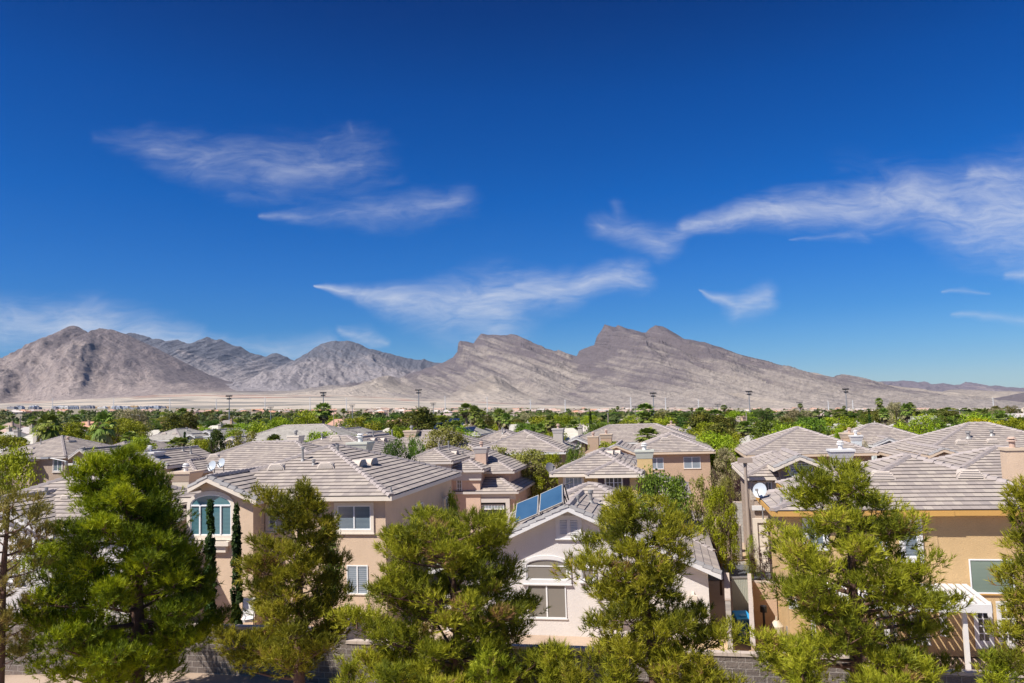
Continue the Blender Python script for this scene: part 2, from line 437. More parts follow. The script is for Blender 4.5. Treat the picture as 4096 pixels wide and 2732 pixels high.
mountain('mountain', [MBb(*q) for q in [(-700, 640), (-250, 560), (0, 480), (350, 418), (450, 395), (560, 358), (620, 338), (690, 300), (722, 262), (726, 205), (740, 189), (780, 196), (830, 207), (855, 170), (880, 140), (900, 143), (930, 151), (1020, 152), (1050, 151), (1080, 145), (1120, 155), (1200, 190), (1300, 236), (1400, 266), (1510, 292), (1700, 380), (1950, 500), (2200, 620)]],
         8800, 5600, 53, ROCK_R, 1.0, .8)
mountain('mountain', [MBb(*q) for q in [(700, 640), (1000, 560), (1250, 430), (1450, 335), (1525, 290), (1540, 256), (1575, 240), (1640, 220), (1658, 160), (1690, 118), (1710, 80), (1740, 88), (1780, 98), (1800, 84), (1850, 106), (1930, 125), (1988, 137), (2018, 105), (2050, 85), (2100, 92), (2170, 130), (2250, 180)]] + [MC(*q) for q in [(100, 182), (200, 201), (260, 225), (350, 265), (430, 300), (490, 315), (550, 353), (570, 358), (640, 354), (682, 355), (740, 372), (800, 410), (900, 470), (1000, 512), (1100, 570), (1200, 622), (1300, 650), (1400, 690)]],
         8000, 4800, 71, ROCK_R, 1.0, .8, cols=900)
mountain('mountain', [MC(*q) for q in [(300, 640), (560, 420), (700, 395), (800, 404), (880, 400), (940, 408), (1050, 440), (1130, 465), (1210, 472), (1300, 485), (1420, 500), (1500, 508), (1650, 545), (1780, 540), (1850, 522), (1900, 516), (2000, 522), (2100, 540), (2250, 528), (2351, 545), (2500, 520), (2800, 600)]],
         10000, 6200, 91, ROCK_T, .75, .5, jag=7)
mountain('mountain', [MC(*q) for q in [(900, 560), (1150, 480), (1250, 466), (1320, 469), (1380, 464), (1480, 463), (1560, 458), (1640, 470), (1682, 462), (1722, 486), (1800, 475), (1880, 489), (1925, 483), (1960, 467), (2050, 480), (2080, 490), (2120, 496), (2170, 490), (2230, 503), (2351, 508), (2500, 515), (2900, 600)]],
         17000, 13500, 113, ROCK_P, .8, -.3, jag=10)
mountain('mountain', [MA(*q) for q in [(-900, 360), (-300, 320), (0, 305), (60, 306), (120, 290), (220, 300), (400, 400)]],
         15500, 12500, 131, ROCK_P, .8, .3, cols=200, jag=8)
# low foothills in front
mountain('foothill', [MC(*q) for q in [(120, 660), (220, 620), (300, 570), (380, 535), (450, 560), (540, 600), (700, 655)]], 5600, 4400, 151, ROCK_T, .4, .2, cols=200, rows=60, jag=2, pw=1.2)
mountain('foothill', [MBb(*q) for q in [(-300, 640), (-60, 520), (100, 470), (200, 432), (260, 420), (340, 470), (520, 540), (640, 640)]], 7000, 5500, 161, ROCK_T, .5, .2, cols=220, rows=60, jag=3, pw=1.2)
mountain('foothill', [MC(*q) for q in [(2100, 665), (2220, 625), (2300, 575), (2351, 545), (2450, 520), (2600, 560), (2800, 660)]], 7000, 5600, 171, ROCK_R, .6, .2, cols=200, rows=60, jag=3)
mountain('foothill', [MBb(*q) for q in [(500, 640), (640, 560), (780, 500), (900, 440), (950, 420), (1000, 440), (1100, 500), (1250, 600), (1320, 640)]], 6400, 5200, 181, ROCK_T, .5, .2, cols=220, rows=60, jag=3, pw=1.2)

# ------------------------------------------------------------------ materials
def stucco(name, c, var=.10):
    m, t, p = mat(name); g = G(t); oc = g.coord('Object'); p.inputs['Roughness'].default_value = .92
    n = g.noise(1.1, 5, .6, oc); d = tuple(a * (1 - var * 1.6) for a in c); l = tuple(min(1, a * (1 + var)) for a in c)
    col = g.mix(n, d, l)
    st = g.ramp(g.noise(1.0, 4, .6, g.map(oc, (2.2, 2.2, .18))), [(.35, tuple(.80 for _ in c)), (.6, (1, 1, 1))])
    col = g.mix(.14, col, st, 'MULTIPLY')
    g.l(col, p.inputs['Base Color'])
    h = g.math('ADD', g.noise(22, 4, .65, oc, .6), g.math('MULTIPLY', g.noise(90, 2, .5, oc), .4))
    bump(g, p, h, .55, .035)
    return m
def plain(name, c, rough=.5, metal=0, var=.06, sc=4, emit=None):
    m, t, p = mat(name); g = G(t); oc = g.coord('Object'); p.inputs['Roughness'].default_value = rough; p.inputs['Metallic'].default_value = metal
    g.l(g.mix(g.noise(sc, 4, .6, oc), tuple(a * (1 - var * 1.5) for a in c), tuple(min(1, a * (1 + var)) for a in c)), p.inputs['Base Color'])
    return m
def tile_mat(name, c1, c2, c3, streak=.5):
    """flat concrete tiles: each tile its own tone (uv in metres)"""
    m, t, p = mat(name); g = G(t); p.inputs['Roughness'].default_value = .85
    uv = g.coord('UV'); sp = g.n('ShaderNodeSeparateXYZ', {0: uv})
    row = g.math('FLOOR', g.math('DIVIDE', sp.outputs[1], COURSE))
    off = g.math('MULTIPLY', g.math('MODULO', row, 2.0), .5)
    colx = g.math('ADD', g.math('DIVIDE', sp.outputs[0], .33), off)
    ci = g.math('FLOOR', colx)
    v = g.n('ShaderNodeCombineXYZ', {0: ci, 1: row})
    wn = g.n('ShaderNodeTexWhiteNoise', {0: v.outputs[0]}).outputs['Value']
    lo = g.noise(.55, 4, .6, uv)
    f = g.math('ADD', g.math('MULTIPLY', wn, .65), g.math('MULTIPLY', lo, .40))
    col = g.ramp(f, [(.10, c1), (.5, c2), (.95, c3)])
    st = g.noise(1.0, 5, .6, g.map(uv, (2.6, .25, 1)))
    col = g.mix(g.math('MULTIPLY', g.ramp(st, [(.5, (0, 0, 0)), (.75, (1, 1, 1))]), streak * .5), col, tuple(a * 1.22 for a in c3))
    fr = g.math('FRACT', colx)
    gap = g.math('LESS_THAN', fr, .05)
    col = g.mix(g.math('MULTIPLY', gap, .35), col, tuple(a * .4 for a in c1))
    g.l(col, p.inputs['Base Color'])
    bump(g, p, g.noise(30, 3, .6, uv), .25, .01)
    return m
COURSE = .36
T_PINK = tile_mat('pinkish_concrete_tile', (.275, .24, .225), (.355, .305, .275), (.445, .39, .335))
T_PALE = tile_mat('pale_concrete_tile', (.33, .31, .275), (.41, .385, .345), (.49, .465, .415))
T_BROWN = tile_mat('tan_concrete_tile', (.31, .265, .235), (.40, .345, .305), (.48, .42, .37))
T_EDGE_SHADE = plain('tile_edge_shade', (.085, .072, .072), .9)  # tile butts coloured dark: the shadow line under each course is painted in
T_CAP = plain('ridge_tile', (.37, .325, .31), .85, 0, .25, 3)
RAKE_CAP = plain('grey_rake_tile', (.30, .29, .29), .85, 0, .2, 3)
ST = dict(
    peach=stucco('peach_stucco', (.66, .50, .36)), white=stucco('white_stucco', (.70, .66, .63), .05), orange=stucco('orange_stucco', (.60, .42, .215)),
    taupe=stucco('taupe_stucco', (.38, .30, .24)), yellow=stucco('yellow_stucco', (.62, .45, .22)), tan=stucco('tan_stucco', (.50, .36, .255)),
    grey=stucco('grey_stucco', (.46, .42, .38)), brown=stucco('brown_stucco', (.34, .245, .18)), cream=stucco('cream_stucco', (.66, .58, .46)),
    bluewhite=stucco('blue_white_stucco', (.62, .66, .68), .04), pink=stucco('pink_stucco', (.58, .42, .33)), block=stucco('grey_block_stucco', (.40, .37, .34)))
TRIM = dict(cream=plain('cream_trim', (.72, .64, .54), .7), white=plain('white_paint', (.70, .69, .68), .6), orange=plain('orange_trim', (.56, .32, .09), .7),
            grey=plain('grey_trim', (.52, .48, .45), .7), tan=plain('tan_trim', (.60, .48, .36), .7), sage=plain('sage_trim', (.55, .56, .48), .7))
FRAME = plain('white_vinyl_frame', (.82, .83, .84), .4)
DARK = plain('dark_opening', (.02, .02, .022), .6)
METAL = plain('galvanised_metal', (.34, .33, .32), .55, .35, .15, 6)
BLACK = plain('black_metal', (.025, .025, .028), .5, .3)
TERRA = plain('pinkish_flue', (.50, .36, .29), .8)
def glass_mat(name, top, bot, pitch=.055, rough=.12, mixs=.5):
    m, t, p = mat(name); g = G(t); uv = g.coord('UV'); sp = g.n('ShaderNodeSeparateXYZ', {0: uv})
    s = g.math('SINE', g.math('MULTIPLY', sp.outputs[1], 6.283 / pitch))
    f = g.math('MULTIPLY_ADD', s, .5, .5)
    col = g.mix(g.ramp(f, [(.3, (0, 0, 0)), (.6, (1, 1, 1))]), top, bot)
    col = g.mix(g.math('MULTIPLY', g.noise(.9, 3, .5, uv), mixs), col, tuple(a * .4 for a in top))
    g.l(col, p.inputs['Base Color']); p.inputs['Roughness'].default_value = rough
    p.inputs['Specular IOR Level'].default_value = .8
    return m
GL = dict(blind=glass_mat('glass_over_white_blinds', (.085, .12, .16), (.26, .33, .38)), dark=glass_mat('dark_glass', (.02, .022, .025), (.03, .034, .04), .5),
          teal=glass_mat('glass_with_teal_blinds', (.05, .15, .18), (.12, .27, .31), .06), green=glass_mat('glass_with_pale_green_shade', (.20, .27, .22), (.24, .31, .26), .05, .2),
          screen=glass_mat('sun_screen', (.20, .18, .155), (.22, .20, .17), .03, .6, .15), pale=glass_mat('glass_over_pale_shutters', (.22, .27, .32), (.40, .45, .50), .09, .2))

YAW = -math.atan(.2)
XD = Vector((math.cos(YAW), math.sin(YAW), 0)); YD = Vector((-math.sin(YAW), math.cos(YAW), 0))

FOOT = []
class House:
    """one house; local x runs along the street front, local y away from the camera, z = 0 on its ground"""
    def __init__(s, label, px, py, eave, side, group='tile roofed houses', wall='peach', tile=T_PINK, fascia='cream', yaw=YAW, name='house', zc=None, cap=T_CAP, Z=None):
        if Z is None:
            Z = 40.0
            for _ in range(60):
                P = at(px, py, Z)
                g_ = float(ground(P.x, P.y)) + eave
                d = ray(px, py)
                Z = .5 * Z + .5 * ((g_ - EYE.z) / d.z)
        P = at(px, py, Z); s.eave = eave
        s.g0 = float(ground(P.x, P.y)); s.P = P; s.yaw = yaw
        s.xd = Vector((math.cos(yaw), math.sin(yaw), 0)); s.yd = Vector((-math.sin(yaw), math.cos(yaw), 0))
        s.o = Vector((P.x, P.y, s.g0)); s.s = .4; s.eave = P.z - s.g0
        s.root = empty(name, s.o, yaw, label, 'house', group)
        s.wall = ST[wall]; s.tile = tile; s.fas = TRIM[fascia]; s.trim = TRIM[fascia]; s.capm = cap
        s.roofv = []; s.surf = MB(); s.caps = MB(); s.capsets = []; s.rakes = MB(); s.fa = MB(); s.so = MB(); s.wa = MB(); s.side = side; s.planes = []
    def loc(s, px, py, y=None, x=None, z=None):
        """local coordinates of a pixel on one of the house's own planes"""
        d = ray(px, py); E = EYE - s.o
        ex, ey, ez = E.dot(s.xd), E.dot(s.yd), E.z; dx, dy_, dz = d.dot(s.xd), d.dot(s.yd), d.z
        if y is not None: k = (y - ey) / dy_
        elif x is not None: k = (x - ex) / dx
        else: k = (z - ez) / dz
        return Vector((ex + dx * k, ey + dy_ * k, ez + dz * k))
    def plane(s, poly):
        """one roof slope, laid in courses"""
        P = [Vector(p) for p in poly]
        n = Vector((0, 0, 0))
        for i in range(len(P)): n += P[i].cross(P[(i + 1) % len(P)])
        n.normalize()
        if n.z < 0: n = -n; P = P[::-1]
        s.planes.append((P, n))
        t = (Vector((0, 0, 1)) - n * n.z).normalized(); a = t.cross(n).normalized()
        v = [p.dot(t) for p in P]; v0 = min(v); v1 = max(v); k = 0
        def clip(P, f, keep):
            o = []
            for i in range(len(P)):
                A, B = P[i], P[(i + 1) % len(P)]; fa, fb = f(A) , f(B)
                if (fa >= 0) == keep or fa == 0: o.append(A)
                if fa * fb < 0: o.append(A + (B - A) * (fa / (fa - fb)))
            return o
        th = .038
        while v0 + k * COURSE < v1 - 1e-4:
            lo = v0 + k * COURSE; hi = min(v1, lo + COURSE)
            Q = clip(P, lambda q: q.dot(t) - lo + 1e-9, True); Q = clip(Q, lambda q: hi - q.dot(t) + 1e-9, True)
            if len(Q) >= 3:
                T = [q + n * (.012 + th * max(0, 1 - (q.dot(t) - lo) / COURSE)) for q in Q]
                s.surf.poly(T, 0, [(q.dot(a) + 40, q.dot(t) - v0 + 1e-3) for q in Q])
                low = [q for q in Q if abs(q.dot(t) - lo) < 1e-4]
                if len(low) >= 2:
                    low.sort(key=lambda q: q.dot(a)); A, B = low[0], low[-1]
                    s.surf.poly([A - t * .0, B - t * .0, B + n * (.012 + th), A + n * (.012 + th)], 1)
            k += 1
    def capline(s, p, q, rake=False, seg=.36):
        p = Vector(p); q = Vector(q); Ln = (q - p).length; n = max(1, int(Ln / seg)); d = (q - p) / n
        tgt = s.rakes if rake else s.caps
        w = .17 if not rake else .15
        dd = d.normalized(); x = dd.cross(Vector((0, 0, 1))).normalized(); up = x.cross(dd).normalized()
        for k in range(n):
            A = p + d * k; B = p + d * (k + 1.12); ha, hb = .13, .085
            jx = random.uniform(-.012, .012)
            ring = lambda C, h: [C - x * w + up * (-.03 + h - .09), C - x * w * .55 + up * h, C + x * w * .55 + up * h, C + x * w + up * (-.03 + h - .09)]
            r0, r1 = ring(A + x * jx, ha), ring(B + x * jx, hb)
            for i in range(3): tgt.poly([r0[i], r0[i + 1], r1[i + 1], r1[i]], 0)
            tgt.poly(r0, 0)
    def foot(s, x0, x1, y0, y1):
        c_ = s.o + s.xd * (x0 + x1) / 2 + s.yd * (y0 + y1) / 2; FOOT.append((c_.x, c_.y, abs(x1 - x0) / 2 + .3, (y1 - y0) / 2 + .3))
    def hip(s, x0, x1, y0, y1, ze, sl=.4, walls=True, oh=.45, lip=.0, caps=True, zw=0):
        s.foot(x0, x1, y0, y1); s.caps = MB(); s.capsets.append(s.caps)
        w, d = x1 - x0, y1 - y0; h = min(w, d) / 2; zr = ze + h * sl
        if w >= d: A, B = Vector((x0 + h, y0 + h, zr)), Vector((x1 - h, y0 + h, zr))
        else: A, B = Vector((x0 + h, y0 + h, zr)), Vector((x0 + h, y1 - h, zr))
        c = [Vector((x0, y0, ze)), Vector((x1, y0, ze)), Vector((x1, y1, ze)), Vector((x0, y1, ze))]
        if w >= d:
            s.plane([c[0], c[1], B, A]); s.plane([c[2], c[3], A, B]); s.plane([c[1], c[2], B]); s.plane([c[3], c[0], A])
            E = [(c[0], A), (c[3], A), (c[1], B), (c[2], B), (A, B)]
        else:
            s.plane([c[0], c[1], A]); s.plane([c[1], c[2], B, A]); s.plane([c[2], c[3], B]); s.plane([c[3], c[0], A, B])
            E = [(c[0], A), (c[1], A), (c[2], B), (c[3], B), (A, B)]
        if caps:
            for a, b in E:
                if (b - a).length > .3: s.capline(a, b)
        t = .05; f0, f1 = ze - .20, ze - .012
        s.fa.box(x0 - t, x1 + t, y0 - t, y0, f0, f1); s.fa.box(x0 - t, x1 + t, y1, y1 + t, f0, f1)
        s.fa.box(x0 - t, x0, y0, y1, f0, f1); s.fa.box(x1, x1 + t, y0, y1, f0, f1)
        s.so.box(x0, x1, y0, y1, ze - .165, ze - .135)
        if walls: s.wa.box(x0 + oh, x1 - oh, y0 + oh, y1 - oh, zw, ze - .15)
        return zr
    def gable(s, x0, xp, x1, y0, y1, zp, sl=.42, sr=None, oh=.4, walls=True, fdrop=.22, zw=0, capr=True):
        """gable facing the camera: peak at xp, running back to y1"""
        sr = sl if sr is None else sr; s.caps = MB(); s.capsets.append(s.caps)
        zl, zr = zp - (xp - x0) * sl, zp - (x1 - xp) * sr
        a0, p0, b0 = Vector((x0, y0, zl)), Vector((xp, y0, zp)), Vector((x1, y0, zr))
        a1, p1, b1 = [q + Vector((0, y1 - y0, 0)) for q in (a0, p0, b0)]
        s.plane([a0, p0, p1, a1]); s.plane([p0, b0, b1, p1])
        s.capline(p1, p0)
        if capr:
            s.capline(a0 + Vector((0, .08, 0)), p0 + Vector((0, .08, 0)), True); s.capline(b0 + Vector((0, .08, 0)), p0 + Vector((0, .08, 0)), True)
        t = .05
        for A, B in ((a0, p0), (b0, p0)):
            q = [A, B, B - Vector((0, 0, fdrop)), A - Vector((0, 0, fdrop))]
            s.fa.hexa([q[3] + Vector((0, -t, 0)), q[2] + Vector((0, -t, 0)), q[2], q[3], q[0] + Vector((0, -t, 0)), q[1] + Vector((0, -t, 0)), q[1], q[0]])
        for A, B in ((a0, a1), (b0, b1)):
            sx = -t if A is a0 else 0
            s.fa.box(A.x + sx, A.x + sx + t, A.y, B.y, A.z - fdrop, A.z - .01)
        # soffit
        s.so.poly([a0 - Vector((0, 0, .13)), p0 - Vector((0, 0, .13)), p1 - Vector((0, 0, .13)), a1 - Vector((0, 0, .13))])
        s.so.poly([p0 - Vector((0, 0, .13)), b0 - Vector((0, 0, .13)), b1 - Vector((0, 0, .13)), p1 - Vector((0, 0, .13))])
        if walls:
            X0, X1, Y0 = x0 + oh, x1 - oh, y0 + oh
            zl2, zr2, zp2 = zl + oh * sl - .14, zr + oh * sr - .14, zp - .14
            for yy in (Y0, y1 - .3):
                s.wa.poly([(X0, yy, zw), (X1, yy, zw), (X1, yy, zr2), (xp, yy, zp2), (X0, yy, zl2)])
            s.wa.poly([(X0, Y0, zw), (X0, Y0, zl2), (X0, y1 - .3, zl2), (X0, y1 - .3, zw)]); s.wa.poly([(X1, Y0, zw), (X1, y1 - .3, zw), (X1, y1 - .3, zr2), (X1, Y0, zr2)])
        return zl, zr
    def done(s):
        R_ = s.root
        s.wa.build('wall', s.wall, R_)
        roof = s.surf.build('roof', [s.tile, T_EDGE_SHADE], R_); s.roof = roof
        for q_ in s.capsets:
            if q_.v: q_.build('ridge_cap', s.capm, roof)
        if s.rakes.v: s.rakes.build('rake_tile', RAKE_CAP, roof)
        s.fa.build('fascia', s.fas, R_)
        s.so.build('soffit', s.trim, R_)
    # --- openings on a wall plane: axis 'f' front (y const) or 'r'/'l' side (x const)
    def _fr(s, face, c):
        if face == 'f': return lambda a, z, o: (a, c - o, z)
        if face == 'r': return lambda a, z, o: (c + o, a, z)
        return lambda a, z, o: (c - o, a, z)
    def box_on(s, mb, T, a0, a1, z0, z1, o0, o1, m=0):
        mb.hexa([T(a0, z0, o1), T(a1, z0, o1), T(a1, z0, o0), T(a0, z0, o0), T(a0, z1, o1), T(a1, z1, o1), T(a1, z1, o0), T(a0, z1, o0)], m)
    def window(s, face, c, a0, a1, z0, z1, trim=.12, glass='blind', cols=2, grid=None, arch=0, sill=True, tm=None, shutters=None, name='window', label=None):
        T = s._fr(face, c); tm = tm or s.trim; a0, a1 = min(a0, a1), max(a0, a1)
        tr = MB(); w = trim if trim else .05; h = z1 - z0; ac = (a0 + a1) / 2; hw = (a1 - a0) / 2
        nA = 14
        def arc(r_out, zb): return [(ac + (hw + r_out) * math.cos(t), zb + (arch + r_out) * math.sin(t)) for t in [math.pi * k / nA for k in range(nA + 1)]]
        d = .07 if trim else .03
        if trim:
            s.box_on(tr, T, a0 - w, a0, z0 - w, z1 + (0 if arch else w), 0, d); s.box_on(tr, T, a1, a1 + w, z0 - w, z1 + (0 if arch else w), 0, d)
            s.box_on(tr, T, a0, a1, z0 - w, z0, 0, d)
            if sill: s.box_on(tr, T, a0 - w - .03, a1 + w + .03, z0 - w - .05, z0 - w, 0, d + .04)
            if not arch: s.box_on(tr, T, a0, a1, z1, z1 + w, 0, d)
            else:
                o, i_ = arc(w, z1), arc(0, z1)
                for k in range(nA):
                    tr.hexa([T(*i_[k], d), T(*o[k], d), T(*o[k], 0), T(*i_[k], 0), T(*i_[k + 1], d), T(*o[k + 1], d), T(*o[k + 1], 0), T(*i_[k + 1], 0)])
        else:
            s.box_on(tr, T, a0 - .04, a1 + .04, z0 - .05, z0, 0, .05)
        win = tr.build(name, tm, s.root)
        if label: win['label'] = label
        f = MB(); b = .045; e = .04
        s.box_on(f, T, a0, a0 + b, z0, z1, 0, e); s.box_on(f, T, a1 - b, a1, z0, z1, 0, e); s.box_on(f, T, a0 + b, a1 - b, z0, z0 + b, 0, e)
        s.box_on(f, T, a0 + b, a1 - b, z1 - b, z1, 0, e)
        if arch:
            o, i_ = arc(0, z1), arc(-b, z1)
            for k in range(nA):
                f.hexa([T(*i_[k], e), T(*o[k], e), T(*o[k], 0), T(*i_[k], 0), T(*i_[k + 1], e), T(*o[k + 1], e), T(*o[k + 1], 0), T(*i_[k + 1], 0)])
        for k in range(1, cols):
            x = a0 + (a1 - a0) * k / cols; s.box_on(f, T, x - .03, x + .03, z0 + b, z1 - b, 0, e + .005)
        if grid:
            gx, gz = grid
            for k in range(1, gx):
                x = a0 + (a1 - a0) * k / gx; s.box_on(f, T, x - .012, x + .012, z0 + b, z1 - b, 0, .028)
            for k in range(1, gz):
                z = z0 + h * k / gz; s.box_on(f, T, a0 + b, a1 - b, z - .012, z + .012, 0, .025)
        f.build('window_frame', FRAME, win)
        p = MB(); pts = [(a0 + .02, z0 + .02), (a1 - .02, z0 + .02)] + ([(ac + (hw - .02) * math.cos(t), z1 + (arch - .02) * math.sin(t)) for t in [math.pi * k / nA for k in range(nA + 1)]] if arch else [(a1 - .02, z1 - .02), (a0 + .02, z1 - .02)])
        p.poly([T(x, z, .015) for x, z in pts], 0, [(x, z) for x, z in pts])
        p.build('pane', GL[glass], win)
        if shutters:
            for sx in (a0 - w - .42, a1 + w + .02):
                sh = MB(); s.box_on(sh, T, sx, sx + .40, z0, z1, 0, .05)
                n = int(h / .09)
                for k in range(n):
                    zz = z0 + .06 + k * (h - .1) / n; s.box_on(sh, T, sx + .05, sx + .35, zz, zz + .045, .05, .065)
                sh.build('shutter', shutters, win)
        return win
    def win_px(s, c, q0, q1, face='f', **k):
        A = s.loc(*q0, **({'y': c} if face == 'f' else {'x': c})); B = s.loc(*q1, **({'y': c} if face == 'f' else {'x': c}))
        a = ('x' if face == 'f' else 'y')
        return s.window(face, c, getattr(A, a), getattr(B, a), min(A.z, B.z), max(A.z, B.z), **k)
    def roof_z(s, x, y):
        z = 0
        for P, n in s.planes:
            ins = True
            for i in range(len(P)):
                A, B = P[i], P[(i + 1) % len(P)]
                if (B.x - A.x) * (y - A.y) - (B.y - A.y) * (x - A.x) < -1e-6: ins = False; break
            if ins:
                zz = P[0].z - (n.x * (x - P[0].x) + n.y * (y - P[0].y)) / n.z
                z = max(z, zz)
        return z
    def hit(s, px, py):
        """first point where the line of sight meets this roof"""
        d = ray(px, py); best = None; E = EYE - s.o
        e = Vector((E.dot(s.xd), E.dot(s.yd), E.z)); dd = Vector((d.dot(s.xd), d.dot(s.yd), d.z))
        for P, n in s.planes:
            den = dd.dot(n)
            if abs(den) < 1e-9: continue
            k = (P[0] - e).dot(n) / den
            if k <= 0: continue
            q = e + dd * k; ins = True
            for i in range(len(P)):
                A, B = P[i], P[(i + 1) % len(P)]
                if (B.x - A.x) * (q.y - A.y) - (B.y - A.y) * (q.x - A.x) < -.02: ins = False; break
            if ins and (best is None or k < best[0]): best = (k, q, n)
        return best
    def pipe(s, px, pyb, pyt, r=.06, capd=True):
        h = s.hit(px, pyb)
        if not h: return
        q = h[1]; z1 = s.loc(px, pyt, y=q.y).z
        mb = MB(); mb.tube(q - Vector((0, 0, .15)), (q.x, q.y, z1), r, r, 8)
        mb.tube(q - Vector((0, 0, .1)), q + Vector((0, 0, .12)), r * 2.6, r * 1.2, 10)
        if capd: mb.tube((q.x, q.y, z1 - .02), (q.x, q.y, z1 + .12), r * 1.6, r * 1.6, 8)
        mb.build('vent_pipe', METAL, s.root)
    def dormer(s, px, py, w=.48):
        """half round louvred roof vent"""
        h = s.hit(px, py)
        if not h: return
        q, n = h[1], h[2]
        o = Vector((n.x, n.y, 0)).normalized(); x = Vector((o.y, -o.x, 0)) * w; nn = 10; slope = math.hypot(n.x, n.y) / n.z
        hgt = w * .72; back = hgt / slope * .75
        front = [q + o * .1 + x * -math.cos(math.pi * k / nn) + Vector((0, 0, hgt * math.sin(math.pi * k / nn) - .02)) for k in range(nn + 1)]
        bk = [q - o * back + x * -math.cos(math.pi * k / nn) * .35 + Vector((0, 0, back * slope + .10 * math.sin(math.pi * k / nn) - .06)) for k in range(nn + 1)]
        mb = MB()
        for k in range(nn): mb.poly([front[k], front[k + 1], bk[k + 1], bk[k]])
        ring = [q + o * .13 + (f - (q + o * .1)) * .86 for f in front]
        for k in range(nn): mb.poly([front[k] + o * .03, front[k + 1] + o * .03, ring[k + 1], ring[k]])
        v = mb.build('roof_vent', s.capm if False else VENTM, s.root)
        lv = MB(); lv.poly([f + o * -.0 for f in [q + o * .1 + (f - (q + o * .1)) * .9 for f in front]], 1)
        for k in range(5):
            zz = hgt * (.06 + .17 * k); hwk = w * .84 * math.sqrt(max(0, 1 - (zz / hgt) ** 2)); xx = x.normalized() * hwk
            lv.poly([q + o * .16 - xx + Vector((0, 0, zz)), q + o * .16 + xx + Vector((0, 0, zz)), q + o * .12 + xx + Vector((0, 0, zz + .065)), q + o * .12 - xx + Vector((0, 0, zz + .065))], 0)
        lv.build('louvre', [VENTM, DARK], v)
    def chimney(s, px, py_top, y, w=.9, d=1.0, col=None, cap='white', flue='white', zb=2.0, flare=.12, caph=.5, step=False, label=None):
        """px: centre column, py_top: top of its cap, y: local depth of its front face"""
        q = s.loc(px, py_top, y=y); x, zt = q.x, q.z; m = ST[col] if col else s.wall
        mb = MB(); mb.box(x - w / 2, x + w / 2, y, y + d, zb, zt - caph)
        if step:
            mb.box(x - w / 2 - .35, x + w / 2 + .35, y - .02, y + d + .3, zb, zt - 1.75)
            mb.hexa([(x - w / 2 - .35, y - .02, zt - 1.75), (x + w / 2 + .35, y - .02, zt - 1.75), (x + w / 2 + .35, y + d + .3, zt - 1.75), (x - w / 2 - .35, y + d + .3, zt - 1.75),
                     (x - w / 2 - .003, y - .005, zt - 1.45), (x + w / 2 + .003, y - .005, zt - 1.45), (x + w / 2 + .003, y + d, zt - 1.45), (x - w / 2 - .003, y + d, zt - 1.45)])
        ch = mb.build('chimney', m, s.root)
        if label: ch['label'] = label
        c = MB(); f = flare; z0, z1 = zt - caph, zt - .12
        c.hexa([(x - w / 2 - .02, y - .02, z0), (x + w / 2 + .02, y - .02, z0), (x + w / 2 + .02, y + d + .02, z0), (x - w / 2 - .02, y + d + .02, z0),
                (x - w / 2 - f, y - f, z1), (x + w / 2 + f, y - f, z1), (x + w / 2 + f, y + d + f, z1), (x - w / 2 - f, y + d + f, z1)])
        c.box(x - w / 2 - f - .03, x + w / 2 + f + .03, y - f - .03, y + d + f + .03, z1, zt)
        c.build('chimney_cap', TRIM.get(cap) or ST[cap], ch)
        fm = TRIM['white'] if flue == 'white' else (TERRA if flue == 'terra' else METAL)
        fl = MB(); cy = y + d / 2
        fl.tube((x, cy, zt), (x, cy, zt + .28), .13, .13, 10); fl.tube((x, cy, zt + .28), (x, cy, zt + .34), .22, .20, 12); fl.tube((x, cy, zt + .40), (x, cy, zt + .48), .20, .12, 12); fl.tube((x, cy, zt + .34), (x, cy, zt + .40), .12, .12, 8)
        fl.build('flue', fm, ch)
        return ch
    def dish(s, px, py, y, r=.38, mount=None, face=(-.5, -1, .35), dark=False, down=.9):
        q = s.loc(px, py, y=y); e = empty('satellite_dish', q); e.parent = s.root
        n = Vector(face).normalized(); x = n.cross(Vector((0, 0, 1))).normalized(); up = x.cross(n)
        mb = MB(); R_, K = 5, 20
        ringp = [[Vector(n) * (.16 * r * ((k / R_) ** 2)) + (x * math.cos(t) * .92 + up * math.sin(t)) * r * k / R_ for t in [2 * math.pi * j / K for j in range(K)]] for k in range(R_ + 1)]
        for k in range(R_):
            for j in range(K): mb.poly([ringp[k][j], ringp[k][(j + 1) % K], ringp[k + 1][(j + 1) % K], ringp[k + 1][j]])
        mb.build('reflector', DISHM if not dark else METAL, e)
        a = MB(); f = n * r * 1.15 - up * r * .25
        a.beam(-up * r * .95, f, .035, .035); a.box(f.x - .06, f.x + .06, f.y - .06, f.y + .06, f.z - .04, f.z + .05)
        a.build('feed_arm', METAL if not dark else BLACK, e)
        ms = MB(); ms.tube(-n * .04, -n * .16 - Vector((0, 0, .1)), .05, .05, 8); ms.tube(-n * .16 - Vector((0, 0, .1)), -n * .2 - Vector((0, 0, down)), .03, .03, 8)
        ms.build('mast', BLACK if dark else METAL, e)
VENTM = plain('vent_stucco', (.56, .49, .43), .8)
DISHM = plain('dish_paint', (.42, .47, .52), .45)
DECK = stucco('sand_stucco', (.5, .38, .28))
def q1(x, y): return (x * .43556, 1600 + y * .43556)
def q2(x, y): return (1024 + x * .43556, 1600 + y * .43556)
def q3(x, y): return (2048 + x * .43556, 1600 + y * .43556)
def q4(x, y): return (3072 + x * .43556, 1600 + y * .43556)
def b1(x, y): return (x * .43556, 2132 + y * .43556)
def b2(x, y): return (1024 + x * .43556, 2132 + y * .43556)
def b3(x, y): return (2048 + x * .43556, 2132 + y * .43556)
def b4(x, y): return (3072 + x * .43556, 2132 + y * .43556)

# ------------------------------------------------------------------ houses
GRP = 'tile roofed stucco houses of the estate'
def X(h, px, py, y=0): return h.loc(px, py, y=y).x

